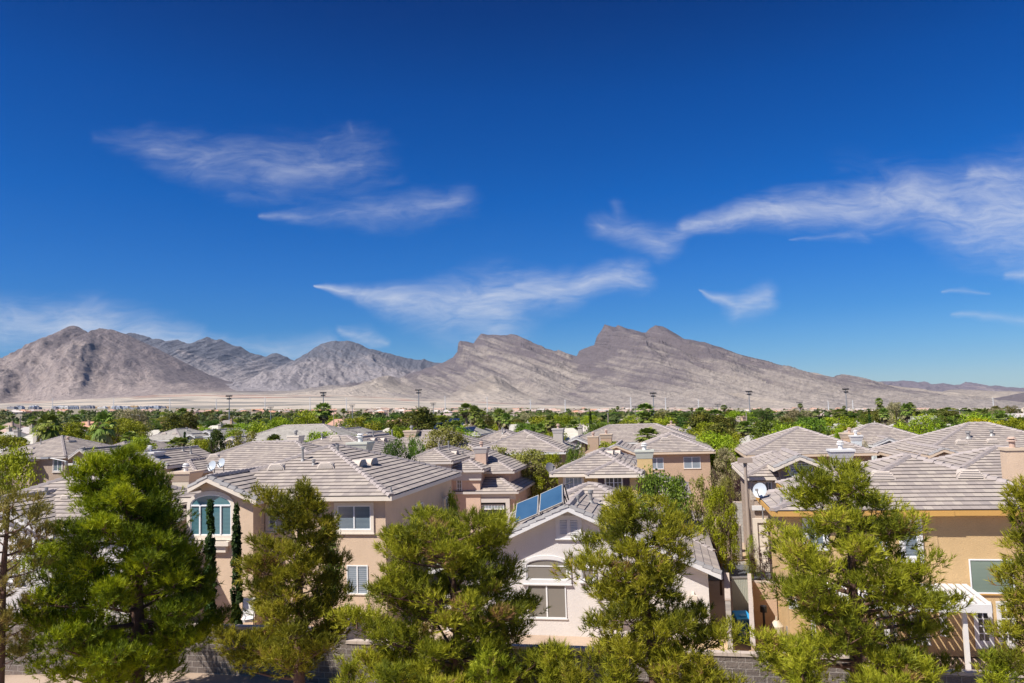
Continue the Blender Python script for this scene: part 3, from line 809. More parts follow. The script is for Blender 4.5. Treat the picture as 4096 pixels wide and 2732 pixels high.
# B: peach two-storey house, left of centre
h = House('large peach stucco house with arched bedroom window behind the two slim cypresses', 1564, 1985, 5.95, 'r', GRP, 'peach', T_PINK, 'cream')
B = h
x0 = X(h, 700, 1990); dpt = h.loc(1821, 1944, x=0).y
h.hip(x0, 0, 0, dpt + 1.2, h.eave, .375)
ya = -1.0
pk = h.loc(827, 1909, y=ya); xl = X(h, 753, 1951, ya); xr = X(h, 1026, 2000, ya)
h.gable(xl, pk.x, xr, ya, 6.0, pk.z, .50, (pk.z - h.loc(1026, 2000, y=ya).z) / (xr - pk.x))
h.hip(x0 - 1.0, x0 + 5.5, 5.0, dpt + 4.5, h.eave - .1, .375)
h.done()
h.win_px(.45, q2(750, 970), q2(1058, 1190), trim=.15, glass='blind')
h.win_px(.45, q2(120, 985), q2(250, 1180), trim=.15, glass='blind')
h.win_px(.45, b2(835, 295), b2(1032, 560), trim=0, glass='pale')
h.win_px(-.05, b1(1930, 300), b1(2100, 780), trim=0, glass='screen', label='sliding patio door with yellowish vertical blinds')
h.win_px(-.45, q2(1457, 968), q2(1536, 1235), face='r', trim=0, glass='blind', cols=1)
h.win_px(-.45, q2(1716, 915), q2(1752, 1060), face='r', trim=.1, glass='pale', cols=1)
# arched bedroom window in the gable
A0 = h.loc(*q1(1752, 1240), y=ya + .4); A1 = h.loc(*q1(2128, 965), y=ya + .4); A2 = h.loc(*q1(1940, 868), y=ya + .4)
h.window('f', ya + .4, A0.x, A1.x, A0.z, A1.z, trim=.17, glass='teal', cols=1, arch=A2.z - A1.z)
mb = MB()
for fx in (.24, .75): 
    xx = A0.x + (A1.x - A0.x) * fx; mb.box(xx - .035, xx + .035, ya + .33, ya + .39, A0.z + .04, A1.z - .04)
mb.box(A0.x + .05, A1.x - .05, ya + .335, ya + .385, A1.z - .04, A1.z + .03)
mb.build('window_mullion', FRAME, h.root)
mb = MB(); mb.box(A0.x + .3, A1.x - .2, ya + .22, ya + .42, A0.z - .75, A0.z - .25); mb.box(A0.x + .1, A1.x, ya + .1, ya + .42, A0.z - .45, A0.z - .25)
mb.build('stucco_band', h.trim, h.root)
for a, b, c in [(585, 430, 375), (430, 560, 450), (748, 480, 432), (340, 500, 420), (530, 600, 565)]: h.pipe(*[q2(a, b)[0], q2(a, b)[1], q2(a, c)[1]])
for a, b in [(190, 640), (645, 630), (965, 605), (1070, 590)]: h.dormer(*q2(a, b))
h.pipe(*q2(1240, 850), q2(0, 800)[1], .04, False)
h.chimney(q2(930, 0)[0], q2(0, 388)[1], 8.5, 1.0, .9, 'tan', 'sage', 'white')
h.chimney(q1(1657, 0)[0], q1(0, 660)[1], 9.5, 1.15, 1.1, 'cream', 'tan', 'white', caph=.6, flare=.18)
h.dish(*q1(1950, 607), y=5.5, r=.30, face=(-.2, -1, .4)); h.dish(*q1(2035, 580), y=6.5, r=.28, face=(-.2, -1, .4))

# C: white single-storey gable
h = House('low white stucco house with a wide front gable and roof solar collectors', 2884, 2296, 2.85, 'r', GRP, 'white', T_PINK, 'white')
Cc = h
pk = h.loc(2270, 2025, y=0); run = -pk.x; sl = (pk.z - h.eave) / run
h.gable(-2 * run, pk.x, 0, 0, 5.2, pk.z, sl, oh=.5, capr=True)
h.hip(-2 * run + .02, -.02, 4.6 - .02, 4.6 + run * 2 - .5, h.eave, sl * .985)
h.done()
h.win_px(.5, q3(440, 1100), q3(606, 1230), trim=.19, glass='dark', cols=1, name='gable_vent')
A0 = h.loc(*q3(440, 1232), y=.5); A1 = h.loc(*q3(606, 1100), y=.5)
mb = MB(); n = 9
for k in range(n):
    z = A0.z + (A1.z - A0.z) * (k + .3) / n
    for xa, xb in ((A0.x + .02, (A0.x + A1.x) / 2 - .07), ((A0.x + A1.x) / 2 + .07, A1.x - .02)):
        mb.hexa([(xa, .41, z - .03), (xb, .41, z - .03), (xb, .47, z + .03), (xa, .47, z + .03), (xa, .41, z - .005), (xb, .41, z - .005), (xb, .47, z + .055), (xa, .47, z + .055)])
mb.box((A0.x + A1.x) / 2 - .07, (A0.x + A1.x) / 2 + .07, .40, .47, A0.z, A1.z)
mb.build('louvre', TRIM['white'], h.root)
A0 = h.loc(*b3(135, 425), y=.5); A1 = h.loc(*b3(505, 300), y=.5); A2 = h.loc(*b3(320, 240), y=.5)
h.window('f', .5, A0.x, A1.x, A0.z, A1.z, trim=.17, glass='screen', cols=1, arch=A2.z - A1.z)
h.win_px(.5, b3(142, 470), b3(505, 785), trim=0, glass='screen', cols=2)
h.win_px(.5, b3(640, 330), b3(760, 430), trim=.08, glass='screen', cols=1)
P0 = h.loc(*b3(700, 575), y=-.3); P1 = h.loc(*b3(1700, 590), y=-.3)
mb = MB(); mb.box(P0.x, P1.x, -.40, -.28, P0.z - .10, P0.z + .10); mb.box(P0.x + .1, P0.x + .2, -.28, .48, P0.z - .05, P0.z + .06); mb.box(P1.x - .2, P1.x - .1, -.28, .48, P0.z - .05, P0.z + .06)
mb.build('patio_beam', TRIM['cream'], h.root)
for a, b, c in [(725, 945, 850), (608, 960, 900)]: h.pipe(q3(a, b)[0], q3(a, b)[1], q3(a, c)[1], .08 if a == 725 else .05)
h.dormer(*q3(900, 1000)); h.dormer(*q3(960, 1010), w=.2)
# two thermal collectors on their rack
t = empty('solar_collector', h.o, h.yaw, 'pair of tilted blue solar water collectors on the white gable roof', 'solar panel'); 
BLUE_, tt, pp = mat('collector_glass'); g = G(tt); uvc = g.coord('UV'); spp = g.n('ShaderNodeSeparateXYZ', {0: uvc})
g.l(g.mix(g.noise(1.3, 4, .6, g.coord('Object')), (.015, .06, .14), (.05, .12, .22)), pp.inputs['Base Color']); pp.inputs['Roughness'].default_value = .22
for C4 in ([(50, 960), (250, 880), (240, 1055), (25, 1145)], [(268, 872), (470, 780), (472, 948), (256, 1042)]):
    tl = h.loc(*q3(*C4[0]), y=2.05); tr_ = h.loc(*q3(*C4[1]), y=2.05); br = h.loc(*q3(*C4[2]), y=1.2); bl = h.loc(*q3(*C4[3]), y=1.2)
    nrm = (tr_ - tl).cross(bl - tl).normalized()
    if nrm.y > 0: nrm = -nrm
    f = MB(); f.hexa([bl, br, tr_, tl, bl + nrm * .08, br + nrm * .08, tr_ + nrm * .08, tl + nrm * .08])
    fo = f.build('collector_frame', METAL, t)
    c_ = (bl + br + tl + tr_) / 4; i4 = [c_ + (q - c_) * .94 + nrm * .085 for q in (bl, br, tr_, tl)]
    f = MB(); f.poly(i4, 0, [(0, 0), (1, 0), (1, 1), (0, 1)]); f.build('collector_glass', BLUE_, fo)
    for a_, b_ in ((tl, bl), (tr_, br)):
        f = MB(); f.beam(a_ * .95 + b_ * .05, (a_.x, a_.y + .25, min(a_.z - .4, h.roof_z(a_.x, a_.y + .25))), .05, .05); f.build('rack_leg', METAL, t)
        f = MB(); f.beam(b_, (b_.x, b_.y + .1, b_.z - .3), .05, .05); f.build('rack_leg', METAL, t)
TPl = h.loc(*q3(480, 780), y=2.1); bt = h.loc(*q3(530, 955), y=2.3)
f = MB(); f.tube(TPl, bt, .03, .03, 6); f.tube(TPl, TPl + Vector((.35, .05, .12)), .025, .025, 6); f.tube(TPl + Vector((0, 0, -.5)), bt + Vector((-.1, 0, 0)), .03, .03, 6); f.build('pipework', BLACK, t)

# D: orange house on the right
h = House('large orange stucco house with a white patio cover at the right', 3091, 2045, 5.5, 'l', GRP, 'orange', T_PINK, 'orange')
Dh = h
xr = X(h, 4420, 2062)
h.hip(0, 6.5, 0, 5.4, h.eave, .34, caps=False)
h.capline((0, 0, h.eave), (2.7, 2.7, h.eave + 2.7 * .34)); h.capline((0, 5.4, h.eave), (2.7, 2.7, h.eave + 2.7 * .34))
h.hip(1.6, xr, .02, 10.6, h.eave + .012, .34)
h.hip(8.5, 17.5, 8.0, 16.5, h.eave + .1, .34)
h.done()
h.window('f', .45, X(h, *b4(1240, 0), .45) if False else h.loc(*q4(1245, 1300), y=.45).x, h.loc(*q4(1378, 1300), y=.45).x, h.loc(*b4(1300, 220), y=.45).z, h.loc(*q4(1300, 1112), y=.45).z, trim=.16, glass='blind', cols=1, tm=TRIM['white'])
h.win_px(.45, q4(350, 1120), q4(520, 1330), trim=.16, glass='blind', tm=TRIM['white'])
h.win_px(.45, q4(980, 1120), q4(1060, 1400), trim=.16, glass='teal', cols=1, tm=TRIM['white'])
h.win_px(.45, b4(1840, 238), b4(2272, 560), trim=0, glass='green', cols=1, name='window')
h.win_px(.45, b4(1580, 700), b4(1630, 915), trim=.06, glass='dark', cols=1, tm=TRIM['white'])
for a in (1000, 1300): h.win_px(.45, b4(a, 760), b4(a + 170, 1000), trim=.06, glass='dark', cols=1, tm=TRIM['white'])
# french doors
for k, (a0, a1) in enumerate(((1890, 2062), (2106, 2280))):
    A = h.loc(*b4(a0, 650), y=.45); Bq = h.loc(*b4(a1, 1040), y=.45); zb = max(.05, Bq.z)
    d = MB(); y0, y1 = .40, .45; w = .09
    d.box(A.x - .06, A.x + w, y0, y1, zb - .1, A.z + .1); d.box(Bq.x - w, Bq.x + .06, y0, y1, zb - .1, A.z + .1)
    d.box(A.x + w, Bq.x - w, y0, y1, A.z - .02, A.z + .1); d.box(A.x + w, Bq.x - w, y0, y1, zb - .1, zb + .2)
    for j in range(1, 5):
        z = zb + .2 + (A.z - zb - .2) * j / 5; d.box(A.x + w, Bq.x - w, .41, .44, z - .02, z + .02)
    xm = (A.x + Bq.x) / 2; d.box(xm - .02, xm + .02, .405, .442, zb + .2, A.z - .02)
    do = d.build('french_door', TRIM['white'], h.root)
    d = MB(); d.poly([(A.x + w, .43, zb + .2), (Bq.x - w, .43, zb + .2), (Bq.x - w, .43, A.z), (A.x + w, .43, A.z)]); d.build('pane', GL['dark'], do)
    if k == 0: d = MB(); d.box(Bq.x - .05, Bq.x + .0, .33, .40, zb + .9, zb + 1.1); d.build('handle', METAL, do)
# patio cover
pa = h.loc(*b4(200, 485), y=.4); pb = h.loc(*b4(1800, 485), y=.4); zt = pb.z
fa_ = h.loc(*b4(205, 665), y=-2.1); fb = h.loc(*b4(2030, 668), y=-2.1); zf = fb.z
sl_ = MB()
n = 26
for k in range(n + 1):
    u_ = k / n; a_ = Vector((fa_.x + (fb.x - fa_.x) * u_, -2.1, zf + .05)); c_ = Vector((pa.x + (pb.x - pa.x) * u_, .4, zt + .05)); sl_.beam(a_, c_, (fb.x - fa_.x) / n * .68, .05)
sl_.beam((fa_.x, -1.0, zf + (zt - zf) * .44), (fb.x, -1.0, zf + (zt - zf) * .44), .1, .06)
pc = sl_.build('patio_cover', TRIM['white'], h.root)
mb = MB(); mb.box(fa_.x - .05, fb.x + .05, -2.22, -2.10, zf - .22, zf + .06); mb.build('gutter', TRIM['white'], pc)
for px_ in (1095, 1815, 420):
    mb = MB(); x_ = h.loc(*b4(px_, 900), y=-1.9).x; mb.box(x_ - .07, x_ + .07, -1.95, -1.80, 0, zf - .0)
    mb.build('patio_post', TRIM['white'], pc)
for a, b in [(1040, 730), (1850, 718)]: h.dormer(*q4(a, b), w=.55)
h.pipe(*q4(125, 960), q4(0, 895)[1], .05, False); h.pipe(*q4(243, 875), q4(0, 820)[1], .05, False); h.pipe(*q4(190, 900), q4(0, 880)[1], .1, False)
h.chimney(q4(2275, 0)[0], q4(0, 440)[1], 6.4, .78, .7, 'peach', 'tan', 'terra', flare=.02, caph=.12, zb=4)

# mid distance houses -------------------------------------------------------
# E
h = House('grey brown two-storey house with a small window gable, far left middle row', 262, 1826, 5.5, 'r', GRP, 'taupe', T_PINK, 'grey', cap=T_CAP)
x0 = X(h, -60, 1830)
h.hip(x0, 0, 0, 11, h.eave, .40)
pk = h.loc(*(1070 * .2977, 1620 + 592 * .2977), y=-.4); xa = X(h, 920 * .2977, 1826, -.4); xb = X(h, 1205 * .2977, 1826, -.4)
h.gable(xa, pk.x, xb, -.4, 6, pk.z, (pk.z - h.eave + .1) / (pk.x - xa), (pk.z - h.eave + .1) / (xb - pk.x), oh=.3)
pk2 = h.loc(290 * .2977, 1620 + 665 * .2977, y=-.8); xa2 = X(h, 200 * .2977, 1830, -.8); xb2 = X(h, 408 * .2977, 1830, -.8)
h.gable(xa2, pk2.x, xb2, -.8, 6, pk2.z, .5, .5, oh=.3)
h.hip(xb - .3, xb + 6.0, 1.0, 8, h.eave - 1.0, .40)
h.done()
q5 = lambda x, y: (x * .2977, 1620 + y * .2977)
h.win_px(.45, q5(725, 730), q5(832, 885), trim=.14, glass='blind')
h.win_px(-.1, q5(985, 722), q5(1055, 872), trim=.0, glass='blind', grid=(2, 4))
mb = MB(); A = h.loc(*q5(915, 800), y=-.2); b_ = h.loc(*q5(1172, 800), y=-.2); mb.box(A.x, h.loc(*q5(980, 800), y=-.2).x, -.22, -.1, A.z - .12, A.z + .12); mb.box(h.loc(*q5(1060, 800), y=-.2).x, b_.x, -.22, -.1, A.z - .12, A.z + .12)
A = h.loc(*q5(975, 905), y=-.2); b_ = h.loc(*q5(1120, 905), y=-.2); mb.box(A.x, b_.x, -.25, -.1, A.z - .14, A.z + .1); mb.build('stucco_band', TRIM['white'], h.root)
h.chimney(*q5(875, 478), 4.5, .95, .9, 'taupe', 'grey', 'terra')
for a, b, c in [(548, 530, 470), (1130, 600, 575)]: h.pipe(*q5(a, b), q5(a, c)[1], .06)
for a, b in [(245, 585), (415, 598)]: h.dormer(*q5(a, b))
# E2
h = House('taupe house with two roof vent pipes behind the grey brown left house', *q5(1720, 655), 5.5, 'r', GRP, 'taupe', T_PINK, 'grey', Z=98)
x0 = X(h, *q5(1130, 660)); h.hip(x0, 0, 0, 12, h.eave, .42); h.done()
for a, b, c in [(1478, 460, 405), (1662, 460, 400)]: h.pipe(*q5(a, b), q5(a, c)[1], .09)
for a, b in [(1262, 540), (1345, 540)]: h.dormer(*q5(a, b))
h.win_px(.45, q5(1488, 690), q5(1515, 712), trim=0, glass='dark', cols=1)
# F
h = House('brown stucco house with satellite dishes in front of its roof, left of centre', 784, 1887, 5.5, 'r', GRP, 'taupe', T_PINK, 'grey')
x0 = X(h, 610, 1890); h.hip(x0, 0, 0, 10.5, h.eave, .40)
h.hip(-4, 9.5, 2.0, 11.5, h.eave - .05, .40)
pk = h.loc(*q1(1300, 478), y=-1); xb = X(h, *q1(1538, 606), -1); sr = (pk.z - h.loc(*q1(1538, 606), y=-1).z) / (xb - pk.x)
h.gable(pk.x - 2.2, pk.x, xb, -1, 6, pk.z, .42, sr); h.done()
h.pipe(*q1(1752, 495), q1(0, 435)[1], .07); h.pipe(*q1(1680, 470), q1(0, 440)[1], .07); h.dormer(*q1(1968, 530))
h.chimney(*q1(1338, 478), -.6, 1.3, .9, 'cream', 'white', 'white', flare=.22)
# A
h = House('white stucco house with tiled roof behind the pines at the lower left', 560, 2105, 5.0, 'r', GRP, 'white', T_PINK, 'white', Z=33)
x0 = X(h, -350, 2110); h.hip(x0, 0, 0, 8.4, h.eave, .40)
pk = h.loc(-60, 2005, y=-.8); xb = X(h, 215, 2140, -.8); h.gable(pk.x - 3, pk.x, xb, -.8, 4, pk.z, .42, (pk.z - h.loc(215, 2140, y=-.8).z) / (xb - pk.x)); h.done()
h.win_px(-.4, b1(150, 50), b1(312, 132), trim=.1, glass='dark', tm=TRIM['white']); h.win_px(-.4, b1(60, 250), b1(200, 420), trim=.1, glass='screen', tm=TRIM['white'])
h.pipe(*q1(425, 870), q1(0, 825)[1], .05); h.dormer(*q1(610, 905), w=.25); h.dormer(*q1(745, 885), w=.25)
# H behind B
h = House('peach house mostly hidden behind the large peach roof', 1550, 1858, 5.6, 'r', GRP, 'peach', T_PINK, 'cream', Z=62)
h.hip(X(h, 930, 1858), 0, 0, 12, h.eave, .36); h.hip(X(h, 860, 1880), -6, -3.0, 6, h.eave - .2, .36); h.done()
h.chimney(*q2(340, 328), 3.0, 1.0, 1.0, 'peach', 'cream', 'cream', flare=.06); h.dormer(*q2(728, 352)); h.dormer(*q2(738, 375))
for a, b, c in [(543, 335, 305), (606, 360, 318)]: h.pipe(*q2(a, b), q2(a, c)[1], .08)
# H2
h = House('pale roofed house beyond the big peach roof, behind the olive tree', *q2(905, 362), 5.5, 'r', GRP, 'taupe', T_PALE, 'grey', Z=95)
h.hip(X(h, *q2(500, 330)), 0, 0, 12, h.eave, .42); h.done()
for a, b, c in [(565, 270, 238), (598, 272, 235)]: h.pipe(*q2(a, b), q2(a, c)[1], .1)
h.chimney(*q2(748, 248), 6, .9, .9, 'taupe', 'grey', 'terra')
# I
h = House('brown gabled house with an arched window, seen over the peach roof', *q2(1160, 470), 5.5, 'r', GRP, 'brown', T_PINK, 'tan', Z=76)
pk = h.loc(*q2(922, 345), y=-.8); a_ = h.loc(*q2(1165, 470), y=-.8); l_ = h.loc(*q2(770, 425), y=-.8)
h.gable(l_.x, pk.x, a_.x, -.8, 8, pk.z, (pk.z - l_.z) / (pk.x - l_.x), (pk.z - a_.z) / (a_.x - pk.x)); h.hip(pk.x + .5, pk.x + 12, .5, 9.5, h.eave - .1, .41)
pk2 = h.loc(*q2(1000, 305), y=7); h.gable(pk2.x - 3, pk2.x, pk2.x + 3, 7, 12, pk2.z, .42); h.done()
A0 = h.loc(*q2(975, 520), y=-.4); A1 = h.loc(*q2(1094, 478), y=-.4); h.window('f', -.4, A0.x, A1.x, A0.z, A1.z, trim=.1, glass='green', arch=.35, cols=1)
h.chimney(*q2(1415, 280), 3.5, 1.2, 1.0, 'tan', 'tan', 'cream'); h.dormer(*q2(1092, 378)); h.dormer(*q2(1180, 376))
for a, b, c in [(1076, 335, 297), (1250, 330, 285)]: h.pipe(*q2(a, b), q2(a, c)[1], .08)
# J
h = House('pinkish stepped house with three roof levels left of the solar collectors', 2072, 1965, 2.95, 'r', GRP, 'pink', T_PINK, 'grey')
J = h; x0 = X(h, *q2(1750, 850))
h.hip(x0 - 1, 5.0 * 0, 0, 13, h.eave, .50)
bl = h.loc(*q2(1742, 650), y=-.3); br = h.loc(*q2(2090, 640), y=-.3); h.hip(bl.x, br.x, -.3, 8, br.z, .42)
cl = h.loc(*q2(1338, 578), y=-1.4); cr_ = h.loc(*q2(1806, 565), y=-1.4); h.hip(cl.x, cr_.x, -1.4, 7.5, cr_.z, .42)
h.hip(cr_.x - 3, br.x + 2.2, 1.5, 11, br.z - .3, .42)
h.done()
mb = MB(); mb.box(cl.x + .3, cr_.x - .3, -1.1, -.9, cr_.z - .75, cr_.z - .2); mb.box(bl.x + .3, br.x - .3, -.02, .16, br.z - .9, br.z - .2); mb.box(x0 + .3, -.3, .3, .46, h.eave - .7, h.eave - .2); mb.build('entablature', TRIM['grey'], h.root)
h.win_px(-.95, q2(1540, 692), q2(1650, 830), trim=.1, glass='screen', grid=(4, 3)); h.win_px(.15, q2(1842, 690), q2(1893, 850), trim=0, glass='screen', cols=1, grid=(2, 4))
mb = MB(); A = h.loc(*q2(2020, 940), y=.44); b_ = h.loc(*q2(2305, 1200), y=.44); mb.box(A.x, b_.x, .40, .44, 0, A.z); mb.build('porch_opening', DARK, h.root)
h.win_px(.39, q2(2048, 962), q2(2280, 1002), trim=.0, glass='pale', cols=1, grid=(8, 1))
mb = MB(); mb.box(A.x - .35, A.x, .2, .44, 0, A.z + .35); mb.box(b_.x, b_.x + .35, .2, .44, 0, A.z + .35); mb.box(A.x, b_.x, .2, .44, A.z, A.z + .35); mb.build('porch_frame', TRIM['grey'], h.root)
h.chimney(*q2(2060, 433), 2.4, .95, .9, 'pink', 'grey', 'terra', caph=.55, flare=.14)
for a, b, c in [(1682, 455, 405), (1770, 460, 388), (1898, 540, 485)]: h.pipe(*q2(a, b), q2(a, c)[1], .06)
h.dormer(*q2(1840, 495), w=.4)
# K
h = House('wide roofed taupe house with white fascia behind the stepped pinkish house', 2261, 1808, 5.5, 'r', GRP, 'taupe', T_PINK, 'white')
x0 = X(h, *q2(1940, 480)); h.hip(x0, 0, 0, 11, h.eave, .40); h.hip(x0 - 3, -4, 6, 16, h.eave + .1, .42); h.done()
h.chimney(*q3(418, 262), 6.5, 1.0, 1.0, 'grey', 'grey', 'terra', step=True, flare=.1); h.dormer(*q3(175, 348)); h.dormer(*q2(2283, 350))
h.pipe(*q2(2265, 310), q2(0, 262)[1], .08)
# N
h = House('small gabled house front with a round white vent, centre middle row', *q3(705, 400), 5.4, 'r', GRP, 'taupe', T_PINK, 'white', Z=88)
pk = h.loc(*q3(588, 345), y=-.8); l_ = h.loc(*q3(485, 395), y=-.8); r_ = h.loc(*q3(700, 398), y=-.8)
h.gable(l_.x, pk.x, r_.x, -.8, 6, pk.z, (pk.z - l_.z) / (pk.x - l_.x)); h.hip(l_.x, l_.x + 15, .6, 10, h.eave, .40); h.done()
def round_vent(h, px, py, y, r, trim='white'):
    q = h.loc(px, py, y=y); mb = MB(); n = 20
    for k in range(n):
        a, b = 2 * math.pi * k / n, 2 * math.pi * (k + 1) / n
        o1, o2, i1, i2 = [(q.x + R_ * math.cos(t), q.z + R_ * math.sin(t)) for R_, t in ((r, a), (r, b), (r * .72, a), (r * .72, b))]
        mb.hexa([(i1[0], y - .1, i1[1]), (o1[0], y - .1, o1[1]), (o1[0], y, o1[1]), (i1[0], y, i1[1]), (i2[0], y - .1, i2[1]), (o2[0], y - .1, o2[1]), (o2[0], y, o2[1]), (i2[0], y, i2[1])])
    v = mb.build('round_vent', TRIM[trim], h.root); mb = MB()
    for k in range(7):
        z = (k - 3) * r * .2; hw = math.sqrt(max(0, (r * .72) ** 2 - z * z)); mb.box(q.x - hw, q.x + hw, y - .06, y - .02, q.z + z - r * .05, q.z + z + r * .07)
    mb.build('louvre', TRIM[trim], v)
round_vent(h, *q3(586, 393), -.4, .75)
h.chimney(*q3(742, 335), -3.0, 1.2, 1.1, 'tan', 'tan', 'terra', flare=.0, caph=.12, step=True); h.chimney(*q3(862, 312), -1, 1.2, 1.1, 'tan', 'tan', 'terra', flare=.1)
# O, P behind M
h = House('long roofed house behind the brown central house, with a dark gable end', *q3(1190, 345), 5.4, 'r', GRP, 'taupe', T_BROWN, 'grey', Z=100)
h.hip(X(h, *q3(690, 345)), 0, 0, 13, h.eave, .40); pk = h.loc(*q3(1212, 268), y=1); h.gable(pk.x - 3.2, pk.x, pk.x + 1.2, 1, 10, pk.z, .45, .7); h.done()
for a, b in [(958, 300), (1112, 300)]: h.dormer(*q3(a, b))
h = House('house with a small green arched gable window beyond the fan palm', *q3(1690, 330), 5.4, 'r', GRP, 'grey', T_BROWN, 'grey', Z=105)
h.hip(X(h, *q3(1235, 320)), 0, 0, 13, h.eave, .40); pk = h.loc(*q3(1643, 262), y=-.6); h.gable(pk.x - 1.4, pk.x, pk.x + 1.6, -.6, 8, pk.z, 1.0, 1.1, oh=.2); h.done()
A0 = h.loc(*q3(1620, 352), y=-.42); h.window('f', -.42, A0.x - .35, A0.x + .35, A0.z, A0.z + .9, trim=.08, glass='green', cols=1, arch=.35)
h.chimney(*q3(1462, 222), 6, .9, .9, 'tan', 'tan', 'terra'); h.chimney(*q3(1165, 240), 7, 1.2, .9, 'grey', 'grey', 'terra')
# M
h = House('tan two-storey house with two shuttered windows, centre of the middle row', 2860, 1805, 5.5, 'r', GRP, 'tan', T_PINK, 'tan')
x0 = X(h, *q3(1080, 498)); h.hip(x0, 0, 0, 11.5, h.eave, .385)
pk = h.loc(*q3(958, 415), y=-1); l_ = h.loc(*q3(866, 452), y=-1); r_ = h.loc(*q3(1172, 500), y=-1)
h.gable(l_.x, pk.x, r_.x, -1, 7, pk.z, (pk.z - l_.z) / (pk.x - l_.x), (pk.z - r_.z) / (r_.x - pk.x)); h.done()
h.win_px(.45, q3(1268, 532), q3(1394, 634), trim=0, glass='pale'); h.win_px(.45, q3(1574, 523), q3(1734, 628), trim=0, glass='pale')
h.dormer(*q3(1168, 380)); h.dormer(*q3(1405, 372)); h.pipe(*q3(1355, 365), q3(0, 345)[1], .05, False)
# L
h = House('yellow stucco house with dark brown shutters and a cream capped chimney', 2573, 1891, 5.5, 'r', GRP, 'yellow', T_PINK, 'cream')
Lh = h; x0 = X(h, *q3(350, 668)); xm = X(h, *q3(678, 668), -.8)
h.hip(x0, 0, 0, 9.6, h.eave, .40); h.hip(xm, .02, -.8, 7.0, h.eave - .02, .40)
g1 = h.loc(*q3(1640, 790), y=1.2); h.hip(-3, g1.x, 1.2, 8.5, 3.9, .42); h.done()
h.win_px(.45, q3(488, 710), q3(648, 835), trim=.14, glass='pale', grid=(4, 2)); 
SHUT = plain('dark_brown_shutter', (.085, .05, .055), .7); SHUTC = plain('cream_shutter', (.55, .49, .42), .7)
h.win_px(-.35, q3(856, 708), q3(1016, 864), trim=.05, glass='dark', grid=(4, 3), shutters=SHUT)
h.chimney(*q3(1214, 462), 2.0, 1.0, .9, 'yellow', 'sage', 'white', caph=.55)
h.dish(*q3(352, 628), y=.8, r=.40, face=(.6, -.7, .5), dark=True, down=.5)
h.dormer(*q3(985, 492), w=.4); h.dormer(*q3(918, 497), w=.4); h.pipe(*q3(1032, 545), q3(0, 520)[1], .05, False); h.pipe(*q3(1118, 580), q3(0, 560)[1], .05, False)
# T
h = House('brown house with a broad tiled roof and tan fascia, right middle row', 3514, 1812, 5.5, 'r', GRP, 'brown', T_PINK, 'tan')
x0 = X(h, *q3(2140, 525)); h.hip(x0, 0, 0, 11.5, h.eave, .385); h.done()
h.win_px(.45, q3(2215, 560), q3(2325, 585), trim=.06, glass='blind'); h.chimney(*q4(762, 302), 9, 1.4, 1.2, 'tan', 'tan', 'terra'); h.chimney(*q4(815, 325), 8.0, .8, .8, 'bluewhite', 'white', 'white')
h.pipe(*q4(195, 520), q4(0, 425)[1], .08); h.pipe(*q4(295, 500), q4(0, 395)[1], .08)
# U
h = House('blue white gabled house with round vent above a recessed window', *q4(1268, 412), 5.5, 'r', GRP, 'bluewhite', T_PINK, 'white')
pk = h.loc(*q4(1112, 352), y=-.9); l_ = h.loc(*q4(965, 415), y=-.9); r_ = h.loc(*q4(1266, 410), y=-.9)
h.gable(l_.x, pk.x, r_.x, -.9, 6, pk.z, (pk.z - l_.z) / (pk.x - l_.x), (pk.z - r_.z) / (r_.x - pk.x)); h.hip(l_.x - 3.5, 4.0, .8, 10.5, h.eave - .1, .40); h.done()
round_vent(h, *q4(1118, 408), -.5, .62); h.win_px(-.5, q4(1064, 486), q4(1178, 556), trim=.35, glass='teal', tm=TRIM['grey'])
h.chimney(*q4(1328, 405), -5.5, 1.5, 1.2, 'tan', 'tan', 'terra', flare=0, caph=.12); h.chimney(*q4(1495, 345), 4.0, 1.2, 1.0, 'grey', 'white', 'white', flare=.2)
# V
h = House('brown right hand house with a wide asymmetrical gable behind the orange roof', *q4(1925, 540), 5.5, 'r', GRP, 'brown', T_PINK, 'tan')
pk = h.loc(*q4(1612, 448), y=-1); l_ = h.loc(*q4(1478, 510), y=-1); r_ = h.loc(*q4(1925, 545), y=-1)
h.hip(l_.x - .8, 9.0, 0, 12.0, h.eave, .385); h.gable(l_.x, pk.x, r_.x, -1, 7, pk.z, (pk.z - l_.z) / (pk.x - l_.x), (pk.z - r_.z) / (r_.x - pk.x)); h.done()
A0 = h.loc(*q4(1520, 560), y=-.6); A1 = h.loc(*q4(1755, 545), y=-.6); h.window('f', -.6, A0.x, A1.x, A0.z - .6, A0.z, trim=.1, glass='pale', cols=3, arch=.35)
h.dormer(*q4(1775, 405)); h.dormer(*q4(2062, 395)); h.pipe(*q4(1840, 350), q4(0, 300)[1], .12); h.pipe(*q4(2055, 325), q4(0, 290)[1], .1)
# S
h = House('taupe house with round gable vent behind the satellite dish at right', 2982, 1908, 5.5, 'l', GRP, 'taupe', T_PINK, 'cream')
Sh = h; xr = X(h, 3345, 1915); h.hip(0, xr, 0, 9.0, h.eave, .40)
pk = h.loc(*q4(292, 515), y=-1.2); l_ = h.loc(*q4(52, 622), y=-1.2); r_ = h.loc(*q4(540, 612), y=-1.2)
h.gable(l_.x, pk.x, r_.x, -1.2, 5, pk.z, (pk.z - l_.z) / (pk.x - l_.x), (pk.z - r_.z) / (r_.x - pk.x)); h.done()
round_vent(h, *q4(294, 626), -.8, .68); h.win_px(.45, q3(2258, 752), q3(2392, 915), trim=.06, glass='blind', grid=(4, 2), shutters=SHUTC, tm=TRIM['grey'])
h.win_px(-.8, q4(215, 745), q4(310, 830), trim=.2, glass='blind', shutters=SHUTC, tm=TRIM['grey'])
